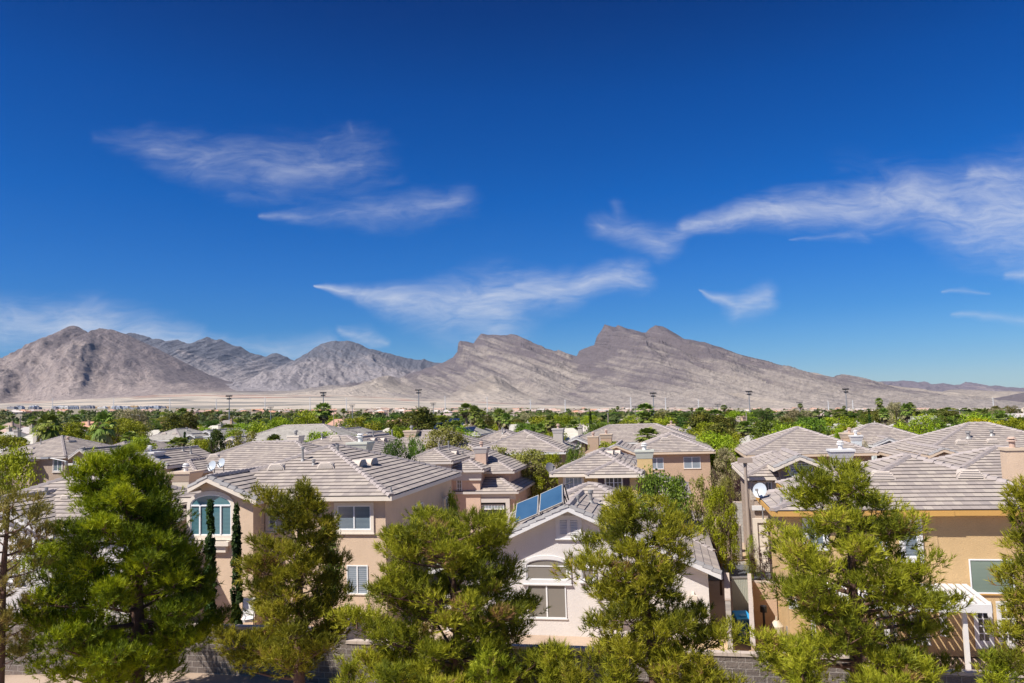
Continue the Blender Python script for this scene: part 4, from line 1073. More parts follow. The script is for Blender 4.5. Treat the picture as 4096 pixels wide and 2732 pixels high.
A = h.loc(*q3(2165, 975), y=.2); C_ = h.loc(*q3(2165, 1015), y=.2); mb = MB(); mb.box(.3, xr - .4, .25, .45, C_.z, A.z); mb.build('stucco_band', TRIM['white'], h.root)
A = h.loc(*q3(2250, 1125), y=.44); C_ = h.loc(*q3(2470, 1250), y=.44); mb = MB(); mb.box(A.x - .25, A.x, .3, .45, 0, A.z + .25); mb.box(C_.x, C_.x + .25, .3, .45, 0, A.z + .25); mb.box(A.x, C_.x, .3, .45, A.z, A.z + .25); mb.build('garage_surround', TRIM['cream'], h.root)
mb = MB(); mb.box(A.x, C_.x, .40, .448, 0, A.z)
for k in range(4): mb.box(A.x + .05, C_.x - .05, .38, .40, .08 + k * A.z / 4, A.z / 4 * (k + 1) - .08)
mb.build('garage_door', TRIM['cream'], h.root)
h.dish(*q3(2278, 832), y=-11.0, r=.34, face=(-.5, -1, .45), down=1.2)
h.chimney(*q4(683, 455), 1.5, 1.05, 1.0, 'grey', 'white', 'white', caph=.5, flare=.14)
h.pipe(*q4(515, 560), q4(0, 500)[1], .08)
# G (pale, far left)
h = House('cream house with pale roof and arched entry gable, left background', *q1(1672, 364), 5.4, 'r', GRP, 'cream', T_PALE, 'white', Z=118)
h.hip(X(h, *q1(1262, 365)), 0, 0, 11, h.eave, .40); pk = h.loc(*q1(1742, 312), y=-1.2); l_ = h.loc(*q1(1672, 352), y=-1.2); r_ = h.loc(*q1(1792, 362), y=-1.2)
h.gable(l_.x, pk.x, r_.x, -1.2, 6, pk.z, .42, .5, oh=.3); pk = h.loc(*q1(1905, 280), y=2); h.gable(pk.x - 6, pk.x - .3, pk.x + 2.2, 2, 12, pk.z, .35, .45, oh=.3); h.done()
h.win_px(.45, q1(1505, 382), q1(1550, 410), trim=0, glass='dark', cols=1); h.win_px(.45, q1(1602, 382), q1(1645, 412), trim=0, glass='dark', cols=1)
A0 = h.loc(*q1(1708, 372), y=-.9); A1 = h.loc(*q1(1745, 360), y=-.9); h.window('f', -.9, A0.x, A1.x, A0.z, A1.z, trim=.06, glass='dark', cols=1, arch=.5)
for a, b, c in [(1342, 285, 250), (1366, 280, 236), (1472, 280, 236), (1714, 280, 256)]: h.pipe(*q1(a, b), q1(a, c)[1], .1)
for a, b in [(1385, 318), (1508, 316), (1605, 318)]: h.dormer(*q1(a, b))
h.chimney(*q1(1910, 332), 0, 1.3, 1.0, 'grey', 'white', 'white')
# G3 round vent
h = House('house with a round gable vent behind the yellow green trees, left background', *q1(2185, 400), 5.4, 'r', GRP, 'cream', T_PALE, 'cream', Z=92)
pk = h.loc(*q1(2112, 345), y=-.8); l_ = h.loc(*q1(2040, 385), y=-.8); r_ = h.loc(*q1(2190, 392), y=-.8); h.gable(l_.x, pk.x, r_.x, -.8, 6, pk.z, .45, .45, oh=.3); h.hip(l_.x, l_.x + 15, .5, 10, h.eave, .40); h.done(); round_vent(h, *q1(2115, 392), -.5, .6)

# ------------------------------------------------------------------ foliage materials
def leaf_mat(name, stops, trans=.25, rough=.6):
    m, t, p = mat(name); g = G(t)
    tint = g.n('ShaderNodeAttribute', attribute_name='tint').outputs['Fac']
    rnd = g.n('ShaderNodeObjectInfo').outputs['Random']
    c = g.ramp(tint, stops)
    hsn = g.n('ShaderNodeHueSaturation', {'Color': c, 'Hue': g.math('MULTIPLY_ADD', rnd, .035, .4825), 'Value': g.math('MULTIPLY_ADD', rnd, .35, .82)})
    g.l(hsn.outputs[0], p.inputs['Base Color']); p.inputs['Roughness'].default_value = rough; p.inputs['Specular IOR Level'].default_value = .3
    tr = g.n('ShaderNodeBsdfTranslucent'); g.l(hsn.outputs[0], tr.inputs['Color'])
    mx = g.n('ShaderNodeMixShader', {'Fac': trans}); g.l(p.outputs[0], mx.inputs[1]); g.l(tr.outputs[0], mx.inputs[2])
    o = [n for n in t.nodes if n.type == 'OUTPUT_MATERIAL'][0]; g.l(mx.outputs[0], o.inputs[0])
    return m
PINE_L = leaf_mat('pine_needles', [(0, (.065, .085, .008)), (.3, (.17, .195, .012)), (.6, (.33, .345, .018)), (.9, (.50, .49, .04)), (.95, (.36, .22, .09)), (1, (.28, .16, .08))], .30)
PINE_D = leaf_mat('dark_pine_needles', [(0, (.035, .058, .004)), (.3, (.125, .165, .005)), (.6, (.29, .325, .006)), (.9, (.49, .50, .012)), (1, (.5, .48, .05))], .28)
PINE_S = leaf_mat('dry_pine_needles', [(0, (.12, .10, .02)), (.4, (.24, .20, .04)), (.75, (.34, .26, .07)), (1, (.30, .17, .08))], .25)
L_GREEN = leaf_mat('mid_green_leaves', [(0, (.05, .085, .008)), (.5, (.125, .20, .015)), (1, (.24, .34, .03))])
L_BRIGHT = leaf_mat('bright_green_leaves', [(0, (.12, .18, .006)), (.5, (.27, .37, .010)), (1, (.45, .54, .03))])
L_OLIVE = leaf_mat('olive_leaves', [(0, (0.128, 0.160, 0.006)), (.5, (0.272, 0.304, 0.008)), (1, (0.416, 0.448, 0.024))])
L_GOLD = leaf_mat('olive_gold_leaves', [(0, (0.136, 0.136, 0.024)), (.5, (0.264, 0.268, 0.048)), (1, (0.400, 0.400, 0.104))])
L_DARK = leaf_mat('dark_green_leaves', [(0, (0.027, 0.058, 0.007)), (.5, (0.068, 0.122, 0.014)), (1, (0.137, 0.192, 0.022))])
L_PINEM = leaf_mat('distant_pine_leaves', [(0, (0.054, 0.064, 0.010)), (.5, (0.130, 0.134, 0.018)), (1, (0.258, 0.211, 0.035))])
L_GREY = leaf_mat('grey_green_leaves', [(0, (0.182, 0.173, 0.084)), (.5, (0.334, 0.307, 0.150)), (1, (0.502, 0.448, 0.229))])
L_YELLOW = leaf_mat('yellow_blossom', [(0, (0.154, 0.184, 0.008)), (.4, (0.432, 0.368, 0.008)), (1, (0.600, 0.600, 0.016))])
L_PURPLE = leaf_mat('purple_plum_leaves', [(0, (0.019, 0.007, 0.010)), (.5, (0.048, 0.017, 0.021)), (1, (0.106, 0.046, 0.044))])
L_CYP = leaf_mat('cypress_leaves', [(0, (0.011, 0.032, 0.005)), (.5, (0.034, 0.078, 0.010)), (1, (0.072, 0.129, 0.016))])
L_PALM = leaf_mat('palm_fronds', [(0, (0.056, 0.096, 0.012)), (.45, (0.160, 0.224, 0.032)), (.8, (0.336, 0.384, 0.096)), (1, (0.320, 0.264, 0.144))], .15)
BARK = plain('bark', (.115, .075, .055), .95, 0, .35, 7)
BARK_R = plain('reddish_pine_bark', (.15, .085, .06), .95, 0, .4, 9)
PALMBARK = plain('palm_bark', (.22, .17, .125), .95, 0, .35, 6)
SKIRT = plain('dry_palm_skirt', (.16, .11, .065), .95, 0, .4, 12)

def tubes_np(segs, n=5):
    """segs: list of (p, q, r0, r1) -> V, F quads"""
    V = []; Fq = []
    for p, q, r0, r1 in segs:
        p = np.array(p, float); q = np.array(q, float); d = q - p; d = d / (np.linalg.norm(d) + 1e-9)
        a = np.array([0, 0, 1.]) if abs(d[2]) < .9 else np.array([1., 0, 0]); x = np.cross(d, a); x /= np.linalg.norm(x); y = np.cross(d, x)
        i = len(V)
        for c, r in ((p, r0), (q, r1)):
            for k in range(n):
                t = 2 * math.pi * k / n; V.append(c + (x * math.cos(t) + y * math.sin(t)) * r)
        for k in range(n): Fq.append((i + k, i + (k + 1) % n, i + n + (k + 1) % n, i + n + k))
    return np.array(V), np.array(Fq)

def unit(a): return a / (np.linalg.norm(a, axis=-1, keepdims=True) + 1e-9)

def shoots(pos, dr, tint, r, nn=17, ln=.17, wd=.021, sl=.20):
    """needle shoots: pos, dr (n,3) -> triangle soup"""
    n = len(pos); dr = unit(dr)
    s = r.uniform(0, 1, (n, nn, 1))
    base = pos[:, None, :] + dr[:, None, :] * s * sl
    rv = unit(r.normal(size=(n, nn, 3)))
    nd = unit(dr[:, None, :] * (.75 + .5 * s) + rv * .85)
    L_ = ln * r.uniform(.7, 1.2, (n, nn, 1))
    side = unit(np.cross(nd, unit(r.normal(size=(n, nn, 3))))) * wd * .5
    tip = base + nd * L_
    V = np.stack([base - side, base + side, tip], 2).reshape(-1, 3)
    Fq = np.arange(len(V)).reshape(-1, 3)
    T = np.clip(np.repeat(tint, nn) + r.normal(0, .05, n * nn), 0, 1)
    return V, Fq, T

def pine(label, tpx, Z, prof, seed, m=PINE_L, nb=80, clump=.42, ns=17, trunk_r=.17, dry=.05, lowest=None, sparse=1.0, group='pines in front of the boundary wall'):
    r = np.random.default_rng(seed)
    P = at(tpx, 2300, Z); gz = float(ground(P.x, P.y)); root = empty('pine_tree', (P.x, P.y, gz), 0, label, 'pine tree', group)
    hz = np.array([at(tpx, q[0], Z).z - gz for q in prof]); rl = np.array([(tpx - q[1]) / F_PX * Z for q in prof]); rr = np.array([(q[2] - tpx) / F_PX * Z for q in prof])
    o = np.argsort(hz); hz, rl, rr = hz[o], rl[o], rr[o]
    top = hz[-1] - .3; lo = hz[0]; lean = r.uniform(-.2, .2, 2); xt = (rr[-1] - rl[-1]) / 2
    def axis(z):
        u_ = np.clip(z / top, 0, 1); return np.array([xt * u_ ** 3 + lean[0] * math.sin(u_ * 5) * .5, lean[1] * math.sin(u_ * 4) * .6, z])
    segs = []; K = 14
    for k in range(K):
        z0, z1 = top * .97 * k / K, top * .97 * (k + 1) / K
        segs.append((axis(z0), axis(z1), trunk_r * (1 - k / K) ** .75 + .015, trunk_r * (1 - (k + 1) / K) ** .75 + .015))
    pos = []; dr = []; tn = []
    cones = []
    for b in range(nb):
        u_ = (b + r.uniform(0, 1)) / nb; zt = lo + (top - lo) * (1 - (1 - u_) ** 1.0 * 1.0) if True else 0
        az = b * 2.39996 + r.uniform(-.5, .5); c = math.cos(az)
        RL, RR = np.interp(zt, hz, rl), np.interp(zt, hz, rr)
        ex = RR if c > 0 else RL; ey = (RL + RR) / 2 * .95
        clr = clump * .62; ex = max(.12, ex - clr); ey = max(.12, ey - clr)
        R_ = 1 / math.sqrt((math.cos(az) / max(ex, .12)) ** 2 + (math.sin(az) / max(ey, .12)) ** 2) * (1.08 if r.random() < .3 else r.uniform(.55, 1.0))
        rise = R_ * r.uniform(.15, .55); za = max(.4, zt - rise)
        A = axis(za); T = axis(zt) + np.array([math.cos(az) * R_, math.sin(az) * R_, 0]); T[0] -= axis(zt)[0] * (.6 if abs(c) > .5 else .2)
        mid = (A + T) / 2 + np.array([0, 0, -.12 * R_]); pts = [(1 - t) ** 2 * A + 2 * t * (1 - t) * mid + t * t * T for t in np.linspace(0, 1, 6)]
        br = .018 + .022 * R_
        for k in range(5): segs.append((pts[k], pts[k + 1], br * (1 - k / 5.5), br * (1 - (k + 1) / 5.5)))
        nc = max(1, int((1.0 + R_ * 1.9) * sparse + r.uniform(0, 1)))
        side = np.array([-math.sin(az), math.cos(az), 0])
        for j in range(nc):
            t = 1 - (j / nc) ** 1.1 * .62; Cc_ = (1 - t) ** 2 * A + 2 * t * (1 - t) * mid + t * t * T
            off = side * r.normal(0, .26) * (R_ ** .6) * (1.1 - t * .5) + np.array([0, 0, r.uniform(-.05, .22)])
            if j == 0: off *= .2
            C2 = Cc_ + off; segs.append((Cc_, C2, br * .4, .01))
            cr_ = clump * r.uniform(.6, 1.15) * (.75 if R_ < .8 else 1); n = int(ns * r.uniform(.7, 1.2) * (cr_ / clump))
            v = unit(r.normal(size=(n, 3)) * .9 + np.array([0, 0, 1.0]) + np.array([math.cos(az), math.sin(az), 0]) * .45)
            along = np.array([math.cos(az), math.sin(az), .35]); pp_ = C2 + v * cr_ * np.array([.8, .8, .55]) * r.uniform(.6, 1, (n, 1)) + along * r.uniform(-.45, .45, (n, 1)) * cr_
            pos.append(pp_); dr.append(v + np.array([0, 0, .7])); base = r.uniform(.10, .75)
            tt_ = base + r.uniform(-.08, .22, n); 
            if j > 0 and r.random() < dry: tt_ = r.uniform(.95, 1.0, n)
            tn.append(tt_)
            if r.random() < .35: cones.append(C2 - v[0] * .1)
            for _ in range(2):
                w_ = C2 + v[r.integers(0, n)] * cr_ * .8; segs.append((C2, w_, .009, .005))
    n = 26; pos.append(axis(top * .93) + np.stack([r.normal(0, .07, n), r.normal(0, .07, n), r.uniform(-.3, top * .05, n)], 1)); dr.append(np.tile([0, 0, 1.], (n, 1)) + r.normal(0, .35, (n, 3))); tn.append(r.uniform(.3, .8, n))
    pos = np.concatenate(pos); dr = np.concatenate(dr); tn = np.concatenate(tn)
    V, Fq, T = shoots(pos, dr, tn, r)
    link('crown', mesh_np('pine_crown', V, Fq, [m], tint=T), root)
    V, Fq = tubes_np(segs, 6); link('trunk', mesh_np('pine_trunk', V, Fq, [BARK_R], smooth=True), root)
    return root

def leafcloud(seed, n, fn, size, k=4, upn=.4, jitter=.35):
    """fn(r, n) -> centres (n,3), outward dirs (n,3), tint; makes small leaf quads/tris"""
    r = np.random.default_rng(seed); C, D, T = fn(r, n); n = len(C)
    nrm = unit(D * .8 + r.normal(size=(n, 3)) * .8 + np.array([0, 0, upn])); a = unit(np.cross(nrm, unit(r.normal(size=(n, 3))))); b = np.cross(nrm, a)
    s = (size * r.uniform(.6, 1.4, (n, 1)))
    V = np.stack([C - a * s, C - b * s * .45, C + a * s, C + b * s * .45], 1).reshape(-1, 3)
    return V, np.arange(4 * n).reshape(-1, 4), np.clip(T, 0, 1)

def blobs(seed, nb, R_, H0, H1, fn_r, each):
    """clustered crown: clumps arranged on a body of revolution, returns sampler"""
    def f(r, n):
        C = []; D = []; T = []
        for b in range(nb):
            u_ = r.uniform(0, 1); z = H0 + (H1 - H0) * u_; rad = fn_r(u_) * R_; az = r.uniform(0, 2 * math.pi); q = math.sqrt(r.uniform(.15, 1)) * rad
            c = np.array([math.cos(az) * q, math.sin(az) * q, z]); m_ = int(n / nb); v = unit(r.normal(size=(m_, 3)) + np.array([0, 0, .25]))
            cr_ = each * r.uniform(.55, 1.25)
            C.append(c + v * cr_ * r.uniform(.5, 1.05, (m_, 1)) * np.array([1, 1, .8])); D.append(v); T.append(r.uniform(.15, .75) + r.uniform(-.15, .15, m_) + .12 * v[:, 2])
        return np.concatenate(C), np.concatenate(D), np.concatenate(T)
    return f

def limb_tree(seed, h0, h1, R_, r0, nb=6):
    r = np.random.default_rng(seed); segs = [((0, 0, -.02), (0, 0, h0), r0, r0 * .75)]
    for b in range(nb):
        az = b * 2.4 + r.uniform(-.4, .4); T = np.array([math.cos(az) * R_ * .7, math.sin(az) * R_ * .7, h1 * r.uniform(.65, .95)]); A = np.array([0, 0, h0 * r.uniform(.7, 1)]); M_ = (A + T) / 2 + np.array([0, 0, .06])
        segs += [(A, M_, r0 * .5, r0 * .33), (M_, T, r0 * .33, r0 * .1)]
        for _ in range(2):
            segs.append((M_, M_ + (T - M_) * .8 + r.normal(0, .08, 3), r0 * .25, r0 * .07))
    return tubes_np(segs, 5)

TPL = {}
def tpl(kind, crown_me, trunk_me, extra=()): TPL.setdefault(kind, []).append((crown_me, trunk_me, extra))
ball = lambda u_: math.sin(math.pi * min(1, max(0, .12 + .8 * u_))) ** .7
for s_ in range(4):
    f_ = blobs(s_, 46, .40, .34, .90, ball, .135)
    tpl('broad', mesh_np('broad_crown', *leafcloud(s_ + 1, 6000, f_, .0175)[:2], [L_GREEN], tint=leafcloud(s_ + 1, 6000, f_, .0175)[2]), mesh_np('broad_trunk', *limb_tree(s_, .30, .9, .42, .035), [BARK]))
for s_ in range(3):
    f_ = blobs(s_ + 20, 70, .47, .25, .93, lambda u_: (1 - u_ ** 2.2) ** .5 * .9 + .1, .10)
    a = leafcloud(s_ + 30, 7500, f_, .0155)
    tpl('feather', mesh_np('feathery_crown', a[0], a[1], [L_OLIVE], tint=a[2]), mesh_np('feathery_trunk', *limb_tree(s_ + 9, .22, .9, .45, .03, 8), [BARK]))
for s_ in range(3):
    f_ = blobs(s_ + 40, 60, .34, .16, .93, lambda u_: (1 - u_) ** .6 * .85 + .12 + .1 * math.sin(u_ * 23 + s_), .10)
    a = leafcloud(s_ + 50, 6000, f_, .018, upn=.8)
    tpl('pinem', mesh_np('conifer_crown', a[0], a[1], [L_PINEM], tint=a[2]), mesh_np('conifer_trunk', *limb_tree(s_ + 19, .5, .9, .25, .03, 8), [BARK]))
for s_ in range(2):
    f_ = blobs(s_ + 60, 130, .062, .03, .965, lambda u_: math.sin(math.pi * min(1, .22 + .77 * u_)) ** .7, .032)
    a = leafcloud(s_ + 61, 7800, f_, .022, upn=1.6)
    tpl('cypress', mesh_np('cypress_crown', a[0], a[1], [L_CYP], tint=a[2]), mesh_np('cypress_trunk', *tubes_np([((0, 0, -.01), (0, 0, .9), .015, .004)]), [BARK]))
for s_ in range(2):   # low dense shrub / hedge
    f_ = blobs(s_ + 70, 40, .42, .12, .80, lambda u_: (1 - u_ ** 3) ** .5, .17)
    a = leafcloud(s_ + 71, 3600, f_, .016)
    tpl('shrub', mesh_np('shrub_crown', a[0], a[1], [L_GREEN], tint=a[2]), mesh_np('shrub_stem', *limb_tree(s_ + 29, .1, .7, .35, .02, 8), [BARK]))
for s_ in range(1):   # sparse twiggy tree
    f_ = blobs(s_ + 80, 60, .42, .3, .95, ball, .06)
    a = leafcloud(s_ + 81, 2600, f_, .014)
    tpl('sparse', mesh_np('sparse_crown', a[0], a[1], [L_PURPLE], tint=a[2]), mesh_np('sparse_trunk', *limb_tree(s_ + 39, .2, 1.0, .45, .010, 16), [BARK]))

def palm_mesh(seed, hc, R_, nf, droop, date=False, skirt=True):
    """fan palm with height 1: trunk, crown of folded fans, dry skirt"""
    r = np.random.default_rng(seed); V = []; F_ = []; T = []
    for k in range(nf):
        az = k * 2.39996 + r.uniform(-.2, .2); el = math.radians(82 - 135 * (k / nf) ** .85 + r.uniform(-8, 8)) if not date else math.radians(75 - 100 * (k / nf))
        d = np.array([math.cos(az) * math.cos(el), math.sin(az) * math.cos(el), math.sin(el)]); side = np.array([-math.sin(az), math.cos(az), 0.]); up = np.cross(side, d) * -1
        base = np.array([0, 0, 1 - R_ * .9]); L1 = R_ * (.45 if not date else .05); hub = base + d * L1; tint = .25 + .55 * r.random() if el > -.5 else .85 + .15 * r.random()
        i = len(V); w = .012 * R_ * 4
        V += [base - side * w * .3, base + side * w * .3, hub + side * w * .2, hub - side * w * .2]; F_.append((i, i + 1, i + 2, i + 3)); T.append(tint)
        nb = 15 if not date else 34
        for j in range(nb):
            if not date:
                a = (j / (nb - 1) - .5) * 2.7; v = d * math.cos(a) + side * math.sin(a) + up * r.uniform(-.08, .08); L_ = R_ * .62 * (1 - .25 * abs(a) / 1.35) * r.uniform(.85, 1.1); st = hub
            else:
                t_ = (j // 2) / (nb / 2); st = base + d * R_ * 1.15 * t_ - np.array([0, 0, droop * R_ * t_ * t_ * .7]); sg = 1 if j % 2 else -1; v = unit((d * .6 + side * sg * .8 - np.array([0, 0, .2]))); L_ = R_ * .32 * (1 - .6 * abs(t_ - .4))
            p1 = st + v * L_ * .55; p2 = st + v * L_ - np.array([0, 0, droop * L_ * (.35 + r.uniform(0, .35))])
            ww = unit(np.cross(v, up)) * R_ * (.06 if not date else .05); i = len(V)
            V += [st, p1 - ww, p2, p1 + ww]; F_.append((i, i + 1, i + 2, i + 3)); T.append(tint + r.uniform(-.08, .08))
    cr = mesh_np('palm_crown', np.array(V), np.array(F_), [L_PALM], tint=np.clip(T, 0, 1))
    tr = mesh_np('palm_trunk', *tubes_np([((0, 0, -.01), (0, 0, .5), .028, .020), ((0, 0, .5), (0, 0, 1 - R_ * .85), .020, .019)], 8), [PALMBARK])
    ex = ()
    if skirt:
        V = []; F_ = []
        for k in range(170):
            az = r.uniform(0, 6.283); z = 1 - R_ * .9 - r.uniform(0, R_ * .55); q = .02 + R_ * .15; i = len(V); c = np.array([math.cos(az), math.sin(az), 0.]); s2 = np.array([-math.sin(az), math.cos(az), 0]) * R_ * .05
            V += [c * .015 + [0, 0, z] - s2, c * .015 + [0, 0, z] + s2, c * q * r.uniform(.8, 1.7) + [0, 0, z - R_ * r.uniform(.35, .7)] + s2, c * q * r.uniform(.8, 1.7) + [0, 0, z - R_ * r.uniform(.35, .7)] - s2]; F_.append((i, i + 1, i + 2, i + 3))
        ex = (('dry_frond_skirt', mesh_np('palm_skirt', np.array(V), np.array(F_), [SKIRT])),)
    return cr, tr, ex
for s_ in range(2): tpl('palm', *palm_mesh(s_, 0, .155, 34, .55))
tpl('bigpalm', *palm_mesh(7, 0, .27, 30, .75))
tpl('datepalm', *palm_mesh(9, 0, .42, 30, .8, True, False))

NAMES = dict(broad='broadleaf_tree', feather='feathery_tree', pinem='conifer_tree', cypress='cypress_tree', shrub='shrub', sparse='plum_tree', palm='fan_palm', bigpalm='fan_palm', datepalm='date_palm')
CATS = dict(broad='tree', feather='tree', pinem='conifer', cypress='cypress', shrub='shrub', sparse='tree', palm='palm tree', bigpalm='palm tree', datepalm='palm tree')
PROTO = {}
def place_tree(kind, pos, H, Wd, label, group, m=None, rz=0.0, var=0):
    """Wd = crown width in metres; the unit templates are one metre high"""
    v = var % len(TPL[kind]); key = (kind, v, m.name if m else '')
    if key not in PROTO:
        cm, tm_, ex = TPL[kind][v]; r = empty(NAMES[kind], (0, 0, 0))
        cw = link('crown', cm, r)
        if m:
            cw.material_slots[0].link = 'OBJECT'; cw.material_slots[0].material = m
        link('trunk' if kind != 'shrub' else 'stem', tm_, r)
        for nm, me in ex: link(nm, me, r)
        PROTO[key] = r; root = r
    else:
        src = PROTO[key]; root = src.copy(); COL.objects.link(root)
        for ch in list(src.children):
            c = ch.copy(); COL.objects.link(c); c.parent = root
    w0 = dict(broad=.98, feather=1.0, pinem=.80, cypress=.19, shrub=1.0, sparse=.95, palm=.30, bigpalm=.56, datepalm=.85)[kind]
    sx = Wd / w0
    root.location = pos; root.rotation_euler = (0, 0, rz); root.scale = (sx, sx, H)
    root['label'] = label; root['category'] = CATS[kind]
    if group: root['group'] = group
    return root

# ------------------------------------------------------------------ near pines
def fv(rows): return [(a * 1.7424, b * 1.7424, c * 1.7424) for a, b, c in rows]
pine('tall dense dark green pine in front of the white and peach houses, second from left', 545, 24.5,
     fv([(1030, 262, 300), (1075, 195, 372), (1120, 178, 405), (1180, 130, 425), (1240, 115, 445), (1300, 90, 480), (1360, 62, 492), (1420, 60, 505), (1480, 90, 500), (1530, 110, 440), (1555, 170, 400)]), 5, PINE_D, nb=80, ns=52, clump=.60, trunk_r=.24, dry=0.0)
pine('narrow light green pine right of the two slim cypresses', 1195, 24.0,
     fv([(1105, 672, 700), (1135, 590, 722), (1180, 578, 755), (1230, 572, 768), (1290, 548, 780), (1350, 540, 790), (1420, 520, 800), (1480, 520, 790), (1530, 525, 730), (1555, 530, 720)]), 8, PINE_L, nb=54, ns=40, clump=.50, trunk_r=.19, dry=.02)
pine('wide many tipped pine between the peach house and the white gable', 1810, 23.0,
     fv([(1172, 1000, 1100), (1195, 900, 1180), (1230, 868, 1180), (1290, 860, 1180), (1350, 830, 1180), (1410, 800, 1240), (1470, 800, 1265), (1530, 810, 1260), (1570, 830, 1250)]), 13, PINE_L, nb=66, ns=38, clump=.50, trunk_r=.17, dry=.04)
pine('light green pine with visible forked trunk in front of the solar collector house', 2595, 20.5,
     fv([(1128, 1430, 1470), (1150, 1400, 1540), (1185, 1395, 1580), (1230, 1378, 1618), (1290, 1325, 1618), (1340, 1312, 1565), (1400, 1320, 1575), (1440, 1330, 1650), (1470, 1335, 1690), (1520, 1325, 1680), (1575, 1320, 1690)]), 21, PINE_L, nb=50, ns=38, clump=.50, trunk_r=.20, dry=.05, sparse=.9)
pine('open crowned pine in front of the orange house and its patio cover', 3425, 20.0,
     fv([(1048, 1922, 1950), (1090, 1840, 1985), (1140, 1825, 2010), (1190, 1800, 2085), (1250, 1775, 2110), (1310, 1765, 2140), (1370, 1770, 2155), (1430, 1760, 2170), (1490, 1745, 2200), (1545, 1755, 2230), (1575, 1770, 2200)]), 34, PINE_L, nb=54, ns=40, clump=.50, trunk_r=.21, dry=.035, sparse=.9)
pine('pine cut by the right edge of the picture', 4135, 18.5,
     fv([(1095, 2355, 2365), (1150, 2338, 2420), (1220, 2318, 2460), (1290, 2325, 2480), (1360, 2305, 2500), (1430, 2330, 2500), (1500, 2260, 2520), (1570, 2250, 2520)]), 55, PINE_L, nb=42, ns=38, clump=.48, trunk_r=.18, dry=.04, sparse=.8)
pine('sparse browning pine cut by the left edge of the picture', -5, 22.0,
     fv([(1120, -10, 60), (1160, -60, 108), (1220, -80, 100), (1280, -100, 110), (1340, -110, 90), (1400, -110, 100), (1460, -110, 95), (1520, -100, 60)]), 62, PINE_S, nb=40, ns=30, clump=.46, trunk_r=.18, dry=.18, sparse=.62)
# young pines below
for k, (px_, pt, w_, Zt) in enumerate([(1560, 2640, 130, 21), (2210, 2560, 160, 21), (2290, 2655, 120, 20), (2790, 2600, 110, 19), (3200, 2560, 150, 19), (3960, 2600, 160, 18.5), (1960, 2590, 190, 21.5), (2460, 2620, 160, 19.5), (3620, 2590, 210, 19), (1400, 2630, 150, 22)]):
    w2 = w_ * .5
    pine(['low bushy young pine between the second and third tall pines', 'low grey green young pine before the boundary wall under the white gable', 'smallest young pine at the bottom edge under the white gable',
          'low young pine at the bottom edge right of the forked pine', 'low rounded young pine left of the open crowned pine', 'low young pine at the bottom edge below the french doors', 'young pine at the bottom edge under the right side of the wide pine', 'young pine at the bottom edge left of the forked pine trunk', 'wide young pine at the bottom edge right of the open crowned pine', 'young pine at the bottom edge left of the wide pine'][k], px_, Zt,
         [(pt, px_ - 8, px_ + 8), (pt + 60, px_ - w2 * .7, px_ + w2 * .7), (pt + 150, px_ - w2, px_ + w2), (pt + 300, px_ - w2, px_ + w2)], 70 + k, PINE_L, nb=26, ns=14, trunk_r=.05, group='young pines along the boundary wall')
# two slim cypresses
for k, (px_, pt, w_, Zt) in enumerate([(838, 1990, 56, 32.6), (950, 2012, 54, 32.2)]):
    P = at(px_ + (2 if k == 0 else -4), 2400, Zt); g_ = float(ground(P.x, P.y)); H_ = at(px_, pt, Zt).z - g_
    place_tree('cypress', (P.x, P.y, g_), H_, w_ / F_PX * Zt, ['left one of two slim dark cypresses below the arched window', 'right one of two slim dark cypresses, by the white lounge chair'][k], 'slim cypresses beside the peach house', None, k, k)

